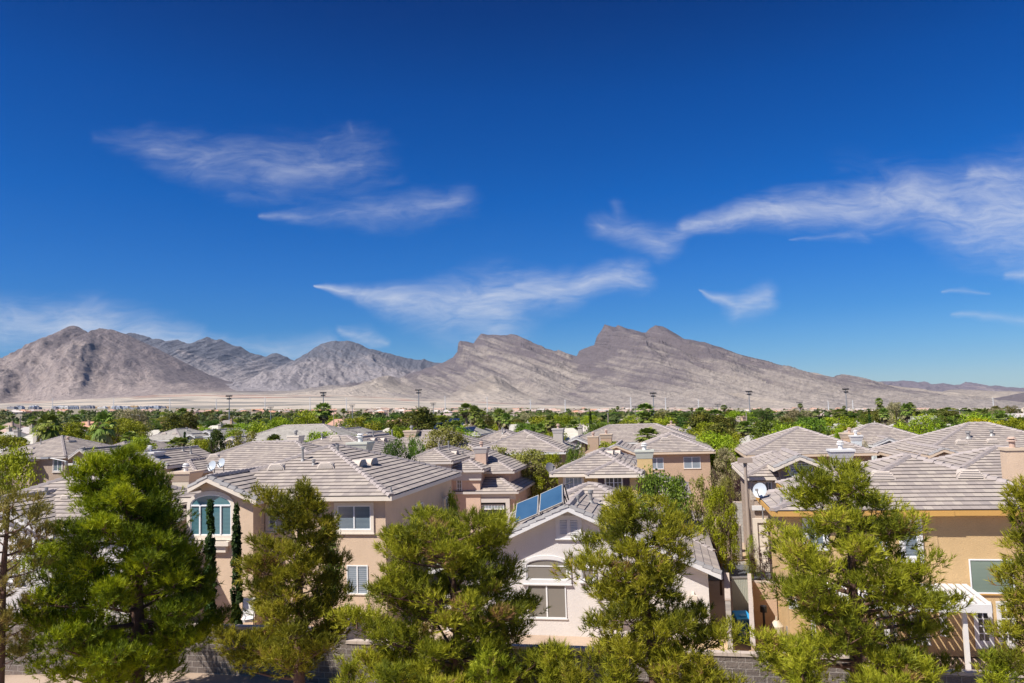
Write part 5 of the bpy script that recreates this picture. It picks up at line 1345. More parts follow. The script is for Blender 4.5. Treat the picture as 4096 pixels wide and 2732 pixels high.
# ------------------------------------------------------------------ trees between the houses
MT = [
 ('broad', 30, 1790, 230, 45, L_OLIVE, 'yellow olive tree at the left edge before the grey brown house'),
 ('broad', 560, 1762, 120, 78, L_BRIGHT, 'bright green tree right behind the top of the tall dark pine'),
 ('feather', 175, 1712, 150, 128, L_OLIVE, 'olive feathery tree below the left fan palm'), ('feather', 300, 1700, 190, 132, L_OLIVE, 'wide olive feathery tree between the two big fan palms'),
 ('feather', 480, 1685, 150, 130, L_OLIVE, 'olive feathery tree right of the second big fan palm'), ('feather', 400, 1730, 150, 125, L_OLIVE, 'olive feathery tree below the second big fan palm'),
 ('bigpalm', 190, 1655, 105, 112, None, 'left one of two big fan palms in the left background'), ('bigpalm', 410, 1650, 98, 112, None, 'right one of two big fan palms in the left background'),
 ('pinem', 690, 1658, 110, 180, L_PINEM, 'dark conifer pair, left half, behind the pale roofed cream house'), ('pinem', 755, 1652, 100, 185, L_PINEM, 'dark conifer pair, right half, behind the pale roofed cream house'),
 ('broad', 520, 1640, 120, 190, L_GREY, 'greyish tree behind the second big fan palm'),
 ('shrub', 625, 1782, 70, 92, L_GREEN, 'dark green bush in front of the cream pale roofed house'), ('shrub', 690, 1775, 100, 94, L_BRIGHT, 'bright green rounded bush under the cream house windows'),
 ('pinem', 868, 1722, 100, 84, L_DARK, 'small dark conifer right of the cream house chimney'), ('cypress', 738, 1737, 16, 105, None, 'small cypress in front of the cream house arched entry'),
 ('feather', 985, 1742, 150, 73, L_GOLD, 'yellow green loose tree beside the round vent gable, left background'), ('broad', 1050, 1700, 110, 100, L_BRIGHT, 'bright green tree left of the distant small chimney'),
 ('broad', 1120, 1688, 130, 108, L_BRIGHT, 'large bright green tree above the peach house roof'), ('broad', 1240, 1648, 115, 168, L_OLIVE, 'round yellow olive crowned tree above the peach house'),
 ('broad', 1195, 1715, 100, 105, L_GREEN, 'green tree between the peach roof and the pale roof'), ('palm', 1098, 1748, 70, 88, None, 'short fan palm beside the peach roof left hip'),
 ('feather', 1440, 1680, 170, 122, L_OLIVE, 'feathery olive tree behind the pale roof, left of centre'), ('feather', 1390, 1690, 110, 128, L_GREEN, 'green feathery tree left of the small far chimney'),
 ('pinem', 1690, 1634, 170, 150, L_PINEM, 'biggest dark conifer left of the solar panelled far roof'), ('pinem', 1590, 1680, 100, 140, L_PINEM, 'smaller dark conifer left of the biggest conifer'), ('pinem', 1640, 1655, 120, 155, L_PINEM, 'dark conifer just left of the biggest conifer'),
 ('broad', 1590, 1745, 150, 62, L_DARK, 'dark green tree right of the brown arched gable'), ('broad', 1665, 1735, 90, 66, L_GREEN, 'green tree beside the brown gable, second from its wall'), ('feather', 1780, 1728, 190, 76, L_GOLD, 'dusty olive tree above the stepped pinkish house'),
 ('palm', 1905, 1632, 52, 118, None, 'tall fan palm over the solar panelled far roof'), ('palm', 2003, 1642, 46, 128, None, 'tall fan palm right of the solar panelled far roof'), ('palm', 2030, 1660, 42, 124, None, 'shorter fan palm of the trio right of the solar panelled roof'), ('palm', 2018, 1672, 38, 130, None, 'shortest fan palm of the trio right of the solar panelled roof'),
 ('palm', 1780, 1675, 60, 112, None, 'fan palm left of the solar panelled far roof'), ('palm', 1826, 1690, 66, 106, None, 'low fan palm in front of the solar panelled far roof'), ('palm', 1925, 1680, 44, 116, None, 'fan palm with dry fronds beside the tall fan palm'),
 ('feather', 2000, 1800, 170, 73, L_GOLD, 'dusty olive shrub tree below the wide white fascia, left'), ('feather', 2130, 1812, 150, 72.5, L_GOLD, 'dusty olive shrub tree below the wide white fascia, middle'), ('feather', 2205, 1830, 110, 72, L_OLIVE, 'olive shrub tree left of the yellow house dish'),
 ('broad', 2300, 1772, 90, 57, L_GREEN, 'small green tree left of the twin tan chimneys'), ('sparse', 2345, 1768, 80, 56, L_GOLD, 'bare twiggy tree in front of the twin tan chimneys'), ('sparse', 2455, 1790, 80, 60, L_GOLD, 'bare twiggy shrub above the yellow house ridge'),
 ('palm', 2593, 1655, 62, 108, None, 'fan palm rising behind the tan shuttered house'), ('palm', 2207, 1668, 46, 120, None, 'fan palm above the wide white fascia house'), ('palm', 2170, 1700, 44, 118, None, 'low fan palm left behind the grey stepped chimney'),
 ('cypress', 2370, 1650, 15, 172, None, 'slim dark cypress in the centre background'),
 ('broad', 2850, 1738, 190, 80, L_BRIGHT, 'wide bright green tree right of the tan shuttered house'), ('broad', 2925, 1770, 110, 76, L_BRIGHT, 'bright green tree right beside the wide bright green tree'), ('pinem', 2810, 1648, 130, 132, L_PINEM, 'tall dark conifer behind the wide bright green tree, left'), ('pinem', 2890, 1662, 110, 128, L_PINEM, 'tall dark conifer behind the wide bright green tree, right'),
 ('feather', 2905, 1795, 140, 66, L_GREY, 'grey green willowy tree right of the tan shuttered house'), ('shrub', 2950, 1850, 90, 57, L_PURPLE, 'dark purple plum bush by the grey green willowy tree'),
 ('broad', 2630, 1885, 230, 40, L_GREEN, 'green leafy tree in front of the yellow house'), ('broad', 2700, 1900, 120, 43, L_GREEN, 'green leafy tree right half before the yellow house garage roof'), ('feather', 2800, 1905, 150, 42, L_GOLD, 'olive gold tree left of the tall street lamp'), ('feather', 2905, 1905, 75, 47, L_GOLD, 'olive gold tree right beside the tall street lamp'), ('feather', 2860, 1950, 150, 40, L_OLIVE, 'olive tree behind the forked pine'),
 ('sparse', 3050, 2110, 110, 37.5, L_PURPLE, 'thin purple plum tree beside the lamp post base'), ('shrub', 2990, 2110, 50, 42, L_BRIGHT, 'bright green shrub at the lamp post base'), ('shrub', 2985, 2215, 60, 45, L_YELLOW, 'small yellow flowering shrub on the gravel'),
 ('broad', 1812, 1965, 70, 44, L_BRIGHT, 'bright green shrub at the right wall of the peach house'), ('shrub', 1850, 2060, 90, 42, L_BRIGHT, 'low bright green shrub right of the peach house'), ('sparse', 2010, 2050, 120, 50, L_PURPLE, 'thin purple shrub at the stepped house porch'), ('shrub', 2075, 1960, 90, 44, L_GREEN, 'green shrub left of the solar collectors'),
 ('broad', 1320, 2065, 100, 33, L_GREEN, 'leafy green shrub against the peach wall behind the narrow pine'), ('shrub', 1490, 2290, 80, 33, L_GREEN, 'bluish green shrub under the ground floor blinds'), ('shrub', 1380, 2380, 110, 31, L_GREEN, 'green shrub behind the boundary wall left of the low fence'),
 ('shrub', 275, 1885, 110, 68, L_PURPLE, 'dark purple plum bush before the grey brown house'), ('shrub', 320, 1920, 70, 62, L_BRIGHT, 'yellow green bush at the pole before the grey brown house'),
 ('broad', 3600, 1618, 72, 150, L_GREY, 'tall silver grey tree in the right background'), ('palm', 3645, 1622, 46, 128, None, 'tall fan palm beside the silver grey tree'), ('palm', 3555, 1640, 40, 140, None, 'fan palm left of the silver grey tree'),
 ('palm', 3692, 1648, 26, 210, None, 'first small fan palm right of the silver grey tree'), ('palm', 3766, 1648, 26, 215, None, 'second small fan palm right of the silver grey tree'), ('palm', 3786, 1638, 28, 205, None, 'third small fan palm right of the silver grey tree'), ('palm', 3938, 1638, 28, 205, None, 'left fan palm of the pair near the right edge'), ('palm', 3960, 1642, 28, 200, None, 'right fan palm of the pair near the right edge'),
 ('broad', 3400, 1655, 110, 200, L_DARK, 'dark green round crown left of the thin dark cypress, right background'), ('broad', 3510, 1648, 90, 205, L_DARK, 'dark green round crown right of the thin dark cypress'), ('cypress', 3494, 1645, 13, 122, None, 'thin dark cypress in the right background'),
 ('datepalm', 3335, 1700, 55, 95, None, 'right one of two date palms before the pale roofs'), ('datepalm', 3262, 1712, 48, 98, None, 'left one of two date palms before the pale roofs'),
 ('broad', 3650, 1695, 150, 84, L_BRIGHT, 'bright green tree behind the blue white gable'), ('broad', 3595, 1722, 90, 82, L_BRIGHT, 'bright green tree left behind the blue white gable'), ('feather', 3755, 1705, 80, 86, L_BRIGHT, 'bright feathery tree right of the white capped chimney'),
 ('feather', 3930, 1688, 150, 90, L_YELLOW, 'bright yellow blossoming tree in the right background'), ('feather', 3995, 1700, 110, 93, L_YELLOW, 'second yellow blossoming tree right of the first'), ('broad', 4070, 1698, 120, 84, L_GREEN, 'green tree at the right edge beyond the last roof'), ('broad', 4020, 1715, 80, 86, L_GREEN, 'green tree right below the yellow blossom'),
 ('broad', 3368, 1728, 55, 76, L_BRIGHT, 'small bright green tree left of the tan and white chimneys'), ('broad', 3215, 1702, 80, 112, L_BRIGHT, 'bright green tree among the pale roofs'), ('shrub', 3460, 1735, 60, 74, L_GREY, 'grey green bush right of the white chimney'),
]
for k, (kind, px_, pt, w_, Zt, m_, lb) in enumerate(MT):
    P = at(px_, 1900, Zt); g_ = float(ground(P.x, P.y)); H_ = max(1.0, at(px_, pt, Zt).z - g_)
    if kind == 'sparse' and px_ > 3000: H_ *= 1
    place_tree(kind, (P.x, P.y, g_), H_ / (.97 if kind in ('broad', 'feather') else 1) * (1.06 if Zt > 68 else 1), w_ * (1.5 if Zt > 68 and kind in ('broad', 'feather', 'pinem') else 1.2) / F_PX * Zt, lb, None, m_, (k * 1.7) % 6.28, k)

# ------------------------------------------------------------------ walls and street furniture
def block_mat(name, a, b, mort, bump_s=.8):
    m, t, p = mat(name); g = G(t); p.inputs['Roughness'].default_value = .95; uv = g.coord('UV')
    br = g.n('ShaderNodeTexBrick', {'Vector': uv, 'Color1': (*a, 1), 'Color2': (*b, 1), 'Mortar': (*mort, 1), 'Scale': 1.0, 'Mortar Size': .016, 'Brick Width': .41, 'Row Height': .205, 'Bias': 0.0})
    c = g.mix(.6, br.outputs['Color'], g.mix(g.noise(1.6, 6, .65, uv), (.5, .5, .5), (1.1, 1.1, 1.1)), 'MULTIPLY')
    g.l(c, p.inputs['Base Color'])
    bump(g, p, g.math('ADD', g.noise(12, 6, .7, uv, .5), g.math('MULTIPLY', br.outputs['Fac'], -1.0)), bump_s, .05)
    return m
BLOCK = block_mat('split_face_block', (.165, .135, .12), (.235, .195, .17), (.36, .32, .29), 1.0)
BLOCKG = block_mat('grey_block', (.42, .40, .375), (.46, .44, .41), (.36, .34, .32), .4)
CAPM = plain('wall_cap_block', (.50, .42, .36), .9, 0, .18, 5)
P0 = at(2300, 2559, 25.6)
def wpt(s_): return Vector((P0.x + XD.x * s_, P0.y + XD.y * s_, 0))
wall_root = empty('block_wall', (P0.x, P0.y, 0), YAW, 'long stepped split face block wall behind the pines, with a flat pink cap', 'wall')
for a_, b_, zt in ((-40, -8, 2.50), (-8, 8.5, 2.12), (8.5, 30, 1.78)):
    q0, q1_ = wpt(a_), wpt(b_)
    mb = MB(); mb.box(a_, b_, 0, .2, -1.2, zt - .1); mb.build('wall_section', BLOCK, wall_root)
    mb = MB(); n = int((b_ - a_) / .41)
    for k in range(n):
        x_ = a_ + (b_ - a_) * k / n; mb.box(x_ + .004, x_ + (b_ - a_) / n - .004, -.035, .235, zt - .1, zt + random.uniform(-.004, .004))
    mb.build('wall_cap', CAPM, wall_root)
def wall_between(name, label, A, B, zt, th, m, capm, cap_w=.05, zt2=None, zb=-.8):
    A = Vector(A); B = Vector(B); Ln = (B - A).length; az = math.atan2(B.y - A.y, B.x - A.x); r = empty(name, (A.x, A.y, 0), az, label, 'wall')
    zt2 = zt if zt2 is None else zt2
    mb = MB(); mb.hexa([(0, -th / 2, zb), (Ln, -th / 2, zb), (Ln, th / 2, zb), (0, th / 2, zb), (0, -th / 2, zt - .08), (Ln, -th / 2, zt2 - .08), (Ln, th / 2, zt2 - .08), (0, th / 2, zt - .08)]); mb.build('wall_panel', m, r)
    w = th / 2 + cap_w; mb = MB(); mb.hexa([(-.02, -w, zt - .08), (Ln + .02, -w, zt2 - .08), (Ln + .02, w, zt2 - .08), (-.02, w, zt - .08), (-.02, -w, zt), (Ln + .02, -w, zt2), (Ln + .02, w, zt2), (-.02, w, zt)]); mb.build('wall_cap', capm, r)
    return r
A = at(*b3(2212, 1010), 24.75); Bw = at(*b3(2178, 372), 34.9)
wall_between('side_wall', 'straight plastered side wall right of the blue bin, running away from the block wall', (A.x, A.y, 0), (Bw.x, Bw.y, 0), A.z, .12, ST['tan'], CAPM, .02, Bw.z)
A = at(*b3(1985, 680), 30.5); Bw = at(*b3(1970, 365), 34.5)
wall_between('side_wall', 'short grey block wall left of the blue bin', (A.x, A.y, 0), (Bw.x, Bw.y, 0), at(*b3(1985, 600), 30.5).z, .2, BLOCKG, CAPM, .01, Bw.z)
A = at(*b2(800, 808), 28.0); Bw = at(*b2(985, 722), 31.5)
wall_between('side_wall', 'pale side wall running up behind the boundary wall left of the wide pine', (A.x, A.y, 0), (Bw.x, Bw.y, 0), A.z, .12, ST['grey'], CAPM, .02, Bw.z)
A = at(*b3(2205, 438), 34.5); Bw = at(*b3(2420, 436), 34.2)
wall_between('side_wall', 'low tan plastered wall left of the orange house', (A.x, A.y, 0), (Bw.x, Bw.y, 0), A.z, .15, ST['tan'], CAPM, .0)
# retaining block walls up the alley
for (pa_, pb_, Zw, zb_, m_, lb) in ((q3(1885, 1062), q3(2000, 1060), 51, None, BLOCK, 'split face block wall at the end of the alley, left part'), (q3(1996, 1140), q3(2100, 1142), 49, None, BLOCK, 'split face block wall at the end of the alley, front part'),
                                (q3(2030, 932), q3(2135, 935), 55, None, BLOCKG, 'smooth grey block wall at the end of the alley, behind the split face one')):
    A = at(*pa_, Zw); Bw = at(*pb_, Zw - .3); wall_between('garden_wall', lb, (A.x, A.y, 0), (Bw.x, Bw.y, 0), A.z, .2, m_, CAPM, .01, zb=-.6)
# gate
A = at(*b3(2015, 402), 34.6); Bw = at(*b3(2158, 402), 34.6); gz_ = float(ground(A.x, A.y))
gt = empty('yard_gate', (A.x, A.y, gz_), YAW * .3, 'pale grey green panel gate between the side walls behind the bin', 'gate')
mb = MB(); Wg = (Bw - A).length; hg = A.z - gz_
GATE = plain('gate_panel', (.40, .42, .36), .7)
for k in range(9): mb.box(Wg * k / 9 + .004, Wg * (k + 1) / 9 - .004, 0, .03, .05, hg)
mb.build('panel', GATE, gt)
mb = MB(); mb.box(-.04, Wg + .04, -.03, 0, hg - .07, hg + .01); mb.box(-.04, Wg + .04, -.03, 0, .05, .13); mb.build('gate_rail', METAL, gt)
# blue bin
BB = plain('blue_plastic', (.005, .085, .24), .4, 0, .05); BLID = plain('light_blue_lid', (.02, .30, .62), .35, 0, .05)
def bin_(label, px_, py_, Zb, hgt=1.08, rz=0.0):
    P = at(px_, py_, Zb); r = empty('recycling_bin', (P.x, P.y, float(ground(P.x, P.y))), rz, label, 'bin')
    mb = MB(); mb.hexa([(-.22, -.28, .10), (.22, -.28, .10), (.22, .22, .02), (-.22, .22, .02), (-.30, -.36, hgt - .08), (.30, -.36, hgt - .08), (.30, .36, hgt - .08), (-.30, .36, hgt - .08)]); mb.box(-.32, .32, -.385, .38, hgt - .12, hgt - .05)
    mb.box(-.12, .12, -.37, -.30, .38, .62); mb.build('body', BB, r)
    mb = MB(); mb.hexa([(-.33, -.41, hgt - .05), (.33, -.41, hgt - .05), (.33, .40, hgt - .05), (-.33, .40, hgt - .05), (-.31, -.39, hgt + .0), (.31, -.39, hgt + .0), (.29, .36, hgt + .10), (-.29, .36, hgt + .10)]); mb.box(-.12, .12, -.30, .20, hgt + .03, hgt + .055); mb.build('lid', BLID, r)
    mb = MB(); mb.tube((-.27, .42, hgt - .02), (.27, .42, hgt - .02), .018, .018, 6); mb.build('handle', BLACK, r)
    for sx in (-.27, .21):
        mb = MB(); mb.tube((sx, .30, .12), (sx + .06, .30, .12), .12, .12, 14); mb.build('wheel', BLACK, r)
    mb = MB(); mb.box(-.05, .05, -.378, -.37, .42, .54); mb.build('sticker', TRIM['white'], r)
bin_('blue recycling bin with a light blue lid between the two side walls', b3(2108, 740)[0], b3(2108, 735)[1], 32.2)
bin_('distant blue recycling bin by the low wooden fence up the alley', q3(1807, 1180)[0], q3(0, 1185)[1], 47)
# picket fence up the alley
A = at(*q3(1822, 1130), 47.5); fr_ = empty('fence', (A.x, A.y, float(ground(A.x, A.y))), YAW, 'small brown picket fence beside the distant blue bin', 'fence'); hf = A.z - float(ground(A.x, A.y))
for k in range(8):
    mb = MB(); mb.box(k * .16, k * .16 + .10, 0, .03, 0, hf); mb.build('picket', ST['brown'], fr_)
mb = MB(); mb.box(0, 1.25, .03, .06, hf * .8, hf * .86); mb.build('rail', ST['brown'], fr_)
# driveway strip, kerb and gravel up the alley
ASPH = plain('asphalt', (.11, .115, .13), .9, 0, .15, 3); KERB = plain('kerb_concrete', (.62, .58, .52), .9, 0, .1)
def strip(name, x0, x1, y0, y1, m, lift, n=12):
    V = []; Fq = []
    for j, yy in enumerate(np.linspace(y0, y1, n)):
        for i, xx in enumerate(np.linspace(x0, x1, n)): V.append((xx, yy, float(ground(xx, yy)) + lift))
    for j in range(n - 1):
        for i in range(n - 1): Fq.append((j * n + i, j * n + i + 1, (j + 1) * n + i + 1, (j + 1) * n + i))
    link(name, mesh_np(name, V, Fq, [m]), kind='structure')
strip('road', 7.0, 17.5, 43.2, 47.2, ASPH, .03)
P = at(2890, 2255, 47.4)
mb = MB(); 
for k in range(12): mb.box(8.0 + k * .8, 8.0 + k * .8 + .79, 47.2, 47.5, -.4, float(ground(12, 47.3)) + .14)
o_ = mb.build('kerb', KERB, None, kind='structure')
strip('gravel_bed', 7.5, 17.2, 47.5, 50.8, plain('tan_gravel', (.50, .36, .23), .95, 0, .3, 14), .035)
strip('gravel_yard', 6.0, 10.2, 25.2, 34.4, plain('orange_tan_gravel', (.56, .41, .25), .95, 0, .3, 12), .035)
# pool equipment by the orange house
P = at(*b4(85, 785), 31.5); pe = empty('pool_filter', (P.x, P.y, float(ground(P.x, P.y))), YAW, 'beige pool filter tank and black pump beside the orange house wall', 'pool equipment')
TANK = plain('beige_tank', (.55, .48, .38), .5)
mb = MB(); mb.tube((0, .3, .1), (0, .3, .75), .27, .27, 16); mb.tube((0, .3, .75), (0, .3, .95), .27, .10, 16); mb.tube((0, .3, .95), (0, .3, 1.1), .04, .04, 6); mb.build('tank', TANK, pe)
mb = MB(); mb.tube((-.25, -.35, 0), (-.25, -.35, .38), .38, .38, 18); mb.tube((-.25, -.35, .38), (-.25, -.35, .42), .40, .36, 18); mb.build('heater', BLACK, pe)
mb = MB(); mb.tube((-.45, .6, 0), (-.45, .6, 1.2), .05, .05, 8); mb.tube((-.45, .6, 1.2), (-.45, .6, 1.45), .14, .14, 10); mb.build('torch', BLACK, pe)
mb = MB(); mb.box(.35, .55, .15, .3, .2, .75); mb.tube((.45, .2, .75), (.6, .2, 1.1), .02, .02, 6); mb.build('control_box', METAL, pe)
# lounge chair
P = at(*b1(2285, 700), 33.2); lc = empty('lounge_chair', (P.x, P.y, float(ground(P.x, P.y))), .2, 'white cushioned patio chair beside the right slim cypress', 'chair')
zc_ = at(*b1(2285, 605), 33.2).z - lc.location.z; CUSH = plain('white_cushion', (.80, .78, .76), .8)
mb = MB(); mb.hexa([(-.24, -.1, zc_ - .75), (.24, -.1, zc_ - .75), (.24, .0, zc_ - .75), (-.24, .0, zc_ - .75), (-.24, .12, zc_), (.24, .12, zc_), (.24, .22, zc_), (-.24, .22, zc_)]); mb.build('back_cushion', CUSH, lc)
mb = MB(); mb.box(-.25, .25, -.6, -.1, zc_ - .82, zc_ - .72); mb.build('seat_cushion', CUSH, lc)
mb = MB()
for sx in (-.27, .27): mb.tube((sx, .24, zc_ + .03), (sx, .0, .0), .018, .018, 6); mb.tube((sx, -.58, zc_ - .5), (sx, -.58, 0), .018, .018, 6); mb.tube((sx, -.58, zc_ - .5), (sx, .1, zc_ - .5), .018, .018, 6)
mb.tube((-.27, .24, zc_ + .03), (.27, .24, zc_ + .03), .018, .018, 6); mb.build('frame', BLACK, lc)

# ------------------------------------------------------------------ lamps, masts, pylons
LAMPC = plain('tan_lamp_post', (.36, .29, .24), .7); GALV = plain('grey_steel_pole', (.30, .31, .33), .5, .3); PYL = plain('pale_steel', (.62, .64, .66), .6)
def street_lamp(px_, pt, Zl, label, boxy=True, arm=False, r_=.1):
    P = at(px_, pt, Zl); g_ = float(ground(P.x, P.y)); H_ = P.z - g_; r = empty('street_lamp', (P.x, P.y, g_), YAW, label, 'street lamp', 'street lamps between the houses')
    mb = MB(); mb.tube((0, 0, -.1), (0, 0, H_ - .5), r_ * 1.15, r_ * .8, 10); mb.build('pole', LAMPC, r)
    mb = MB(); mb.tube((0, 0, H_ - .5), (0, 0, H_ - .2), .09, .12, 10)
    if boxy: mb.box(-.40, .40, -.22, .22, H_ - .25, H_ + .02)
    if arm: mb.tube((0, 0, H_ - .2), (-1.6, 0, H_ + .1), .04, .04, 6); mb.box(-2.2, -1.5, -.15, .15, H_ + .02, H_ + .16)
    mb.build('lamp_head', LAMPC if boxy else GALV, r)
street_lamp(q3(2138, 0)[0], q3(0, 535)[1], 44, 'tall tan street lamp with a box head at the end of the alley', r_=.105)
street_lamp(q1(608, 0)[0], q1(0, 540)[1], 60, 'tan street lamp in front of the grey brown house window gable', False, True, .13)
for px_, pt, Zl, lb, ar in ((q1(188, 0)[0], q1(0, 140)[1], 150, 'pale lamp post left of the left big fan palm', False), (q1(1283, 0)[0], q1(0, 135)[1], 190, 'lamp post left of the dark conifer pair', True), (q2(1966, 0)[0], q2(0, 120)[1], 160, 'lamp post over the solar panelled far roof', False),
                           (q3(880, 0)[0], q3(0, 108)[1], 150, 'lamp post right of the slim dark cypress in the centre', False), (q3(2150, 0)[0], q3(0, 105)[1], 170, 'lamp post left of the pale roofed cluster', False), (q4(1760, 0)[0], q4(0, 95)[1], 160, 'curved arm lamp post in the right background', True),
                           (q2(713, 0)[0], q2(0, 125)[1], 190, 'lamp post right of the round olive crown', False), (q4(1425, 0)[0], q4(0, 140)[1], 180, 'thin lamp post by the first small fan palm', False), (q4(1592, 0)[0], q4(0, 135)[1], 180, 'thin lamp post by the second small fan palm', False)):
    street_lamp(px_, pt, Zl, lb, False, ar, .12)
def mast(px_, pt, Zl, label, rows=2, n=6, w=3.2):
    P = at(px_, pt, Zl); g_ = float(ground(P.x, P.y)); H_ = P.z - g_; r = empty('floodlight_mast', (P.x, P.y, g_), 0, label, 'floodlight', 'sports field floodlight masts')
    mb = MB(); mb.tube((0, 0, -.2), (0, 0, H_), .32, .16, 8); mb.build('pole', GALV, r)
    mb = MB()
    for j in range(rows): mb.box(-w / 2, w / 2, -.08, .08, H_ - .35 - j * 1.2, H_ - .20 - j * 1.2)
    mb.build('crossarm', GALV, r)
    for j in range(rows):
        k2 = n - 2 * j
        for k in range(k2):
            x_ = (k - (k2 - 1) / 2) * w / (n - 1); mb = MB(); mb.tube((x_, -.4, H_ - .05 - j * 1.2), (x_, .2, H_ + .3 - j * 1.2), .23, .14, 8); mb.build('floodlight', BLACK, r)
for k, (px_, pt, Zl) in enumerate([(917, 1584, 330), (1293, 1571, 330), (1674, 1560, 330), (2612, 1573, 330), (2995, 1566, 330), (3382, 1557, 330)]):
    mast(px_, pt, Zl, 'tall floodlight mast, %s from the left of the six tall ones' % ['first', 'second', 'third', 'fourth', 'fifth', 'sixth'][k], w=2.5)
for k, (px_, pt, Zl) in enumerate([(1083, 1629, 520), (1409, 1620, 520), (1733, 1612, 520), (2541, 1625, 520), (2870, 1617, 520), (3197, 1610, 520)]):
    mast(px_, pt, Zl, 'smaller far floodlight mast, %s from the left of the six smaller ones' % ['first', 'second', 'third', 'fourth', 'fifth', 'sixth'][k], w=3.6)
def ordinal(n):
    return '%d%s' % (n, 'th' if 10 <= n % 100 <= 20 else {1: 'st', 2: 'nd', 3: 'rd'}.get(n % 10, 'th'))
pyl = [(211, 1592), (455, 1592), (680, 1592), (865, 1595), (1060, 1588), (1240, 1590), (1385, 1590), (1780, 1583), (1948, 1588), (2121, 1597), (2260, 1598), (2522, 1588), (2661, 1590), (2793, 1597), (3312, 1603), (3410, 1600), (3515, 1622), (3622, 1618), (3971, 1590)]
for k, (px_, pt) in enumerate(pyl):
    Zl = 1500; P = at(px_, pt, Zl); g_ = float(ground(P.x, P.y)); H_ = P.z - g_
    r = empty('transmission_pole', (P.x, P.y, g_), 0, 'thin white transmission pole on the desert edge, %s from the left' % ordinal(k + 1), 'transmission pole', 'transmission poles along the desert edge')
    mb = MB(); mb.tube((0, 0, -1), (0, 0, H_), .9, .45, 6); mb.build('pole', PYL, r)
    mb = MB()
    for j in range(3): mb.beam((-2.6, 0, H_ - 2 - j * 4), (2.6, 0, H_ - 2.6 - j * 4), .3, .3)
    mb.build('crossarm', PYL, r)

# ------------------------------------------------------------------ background houses
def far_house_proto(kind, tile, wallm, fas):
    """low house with hip roof, front gable, windows and chimney, one storey, origin at front centre"""
    r = empty('background_house', (0, 0, 0)); w, d, ze = 15.0, 12.0, 3.0; sl = .42
    wa = MB(); ro = MB(); wi = MB(); fa = MB()
    wa.box(-w / 2 + .4, w / 2 - .4, .4, d - .4, -3, ze - .1); h = d / 2; zr = ze + h * sl
    c = [(-w / 2, 0, ze), (w / 2, 0, ze), (w / 2, d, ze), (-w / 2, d, ze)]; A = (-w / 2 + h, h, zr); B = (w / 2 - h, h, zr)
    if kind == 2: A = (-w / 2, h, zr); B = (w / 2, h, zr)
    ro.poly([c[0], c[1], B, A]); ro.poly([c[2], c[3], A, B]); ro.poly([c[1], c[2], B]); ro.poly([c[3], c[0], A])
    gx = -3.2 if kind != 1 else 3.0; gw = 3.0; zp = ze + gw * .46; y0 = -1.6
    ro.poly([(gx - gw, y0, ze), (gx, y0, zp), (gx, 4.5, zp), (gx - gw, 4.5, ze)]); ro.poly([(gx, y0, zp), (gx + gw, y0, ze), (gx + gw, 4.5, ze), (gx, 4.5, zp)])
    wa.poly([(gx - gw + .3, y0 + .35, -3), (gx + gw - .3, y0 + .35, -3), (gx + gw - .3, y0 + .35, ze), (gx, y0 + .35, zp - .12), (gx - gw + .3, y0 + .35, ze)])
    wa.box(gx - gw + .3, gx + gw - .3, y0 + .36, .4, -3, ze - .12)
    fa.beam((gx - gw, y0, ze - .1), (gx, y0, zp - .1), .06, .25); fa.beam((gx, y0, zp - .1), (gx + gw, y0, ze - .1), .06, .25); fa.box(-w / 2, w / 2, -.06, 0, ze - .25, ze - .01)
    for x_ in (-w / 2 + 1.5, 1.2, 4.4): wi.box(x_, x_ + 1.4, .34, .41, .9, 2.2)
    wi.box(gx - 1.6, gx + 1.6, y0 + .30, y0 + .36, .6, 2.3)
    link('wall', wa.mesh('far_wall', [wallm]), r); rf = link('roof', ro.mesh('far_roof', [tile]), r); link('fascia', fa.mesh('far_fascia', [fas]), r); link('window', wi.mesh('far_window', [GL['dark']]), r)
    ch = MB(); ch.box(3.0, 3.9, 3.2, 4.1, ze, zr + .05); ch.box(2.9, 4.0, 3.1, 4.2, zr + .05, zr + .22); ch.tube((3.45, 3.6, zr + .22), (3.45, 3.6, zr + .5), .15, .15, 6); link('chimney', ch.mesh('far_chimney', [wallm]), rf)
    return r
def far_tile(name, c, v=.2):
    m, t, p = mat(name); g = G(t); p.inputs['Roughness'].default_value = .9; oc = g.coord('Object'); sp = g.n('ShaderNodeSeparateXYZ', {0: oc})
    rnd = g.n('ShaderNodeObjectInfo').outputs['Random']
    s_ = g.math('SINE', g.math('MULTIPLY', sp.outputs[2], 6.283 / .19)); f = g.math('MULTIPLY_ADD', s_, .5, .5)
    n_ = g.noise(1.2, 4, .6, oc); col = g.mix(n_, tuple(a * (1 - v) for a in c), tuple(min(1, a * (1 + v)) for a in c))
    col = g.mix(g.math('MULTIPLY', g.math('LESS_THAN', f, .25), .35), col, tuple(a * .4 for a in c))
    hsn = g.n('ShaderNodeHueSaturation', {'Color': col, 'Value': g.math('MULTIPLY_ADD', rnd, .4, .8), 'Saturation': g.math('MULTIPLY_ADD', rnd, .6, .7)})
    g.l(hsn.outputs[0], p.inputs['Base Color']); return m
FT = {'pink': far_tile('salmon_roof', (.50, .36, .30)), 'orange': far_tile('terracotta_roof', (.50, .31, .235)), 'white': far_tile('whitish_roof', (.56, .50, .47)), 'pale': far_tile('pale_grey_roof', (.47, .45, .40)), 'brown': far_tile('brown_roof', (.36, .30, .27))}
FW = {'pink': ST['cream'], 'orange': ST['pink'], 'white': ST['cream'], 'pale': ST['grey'], 'brown': ST['tan']}
FP = {}
TALLP = {}
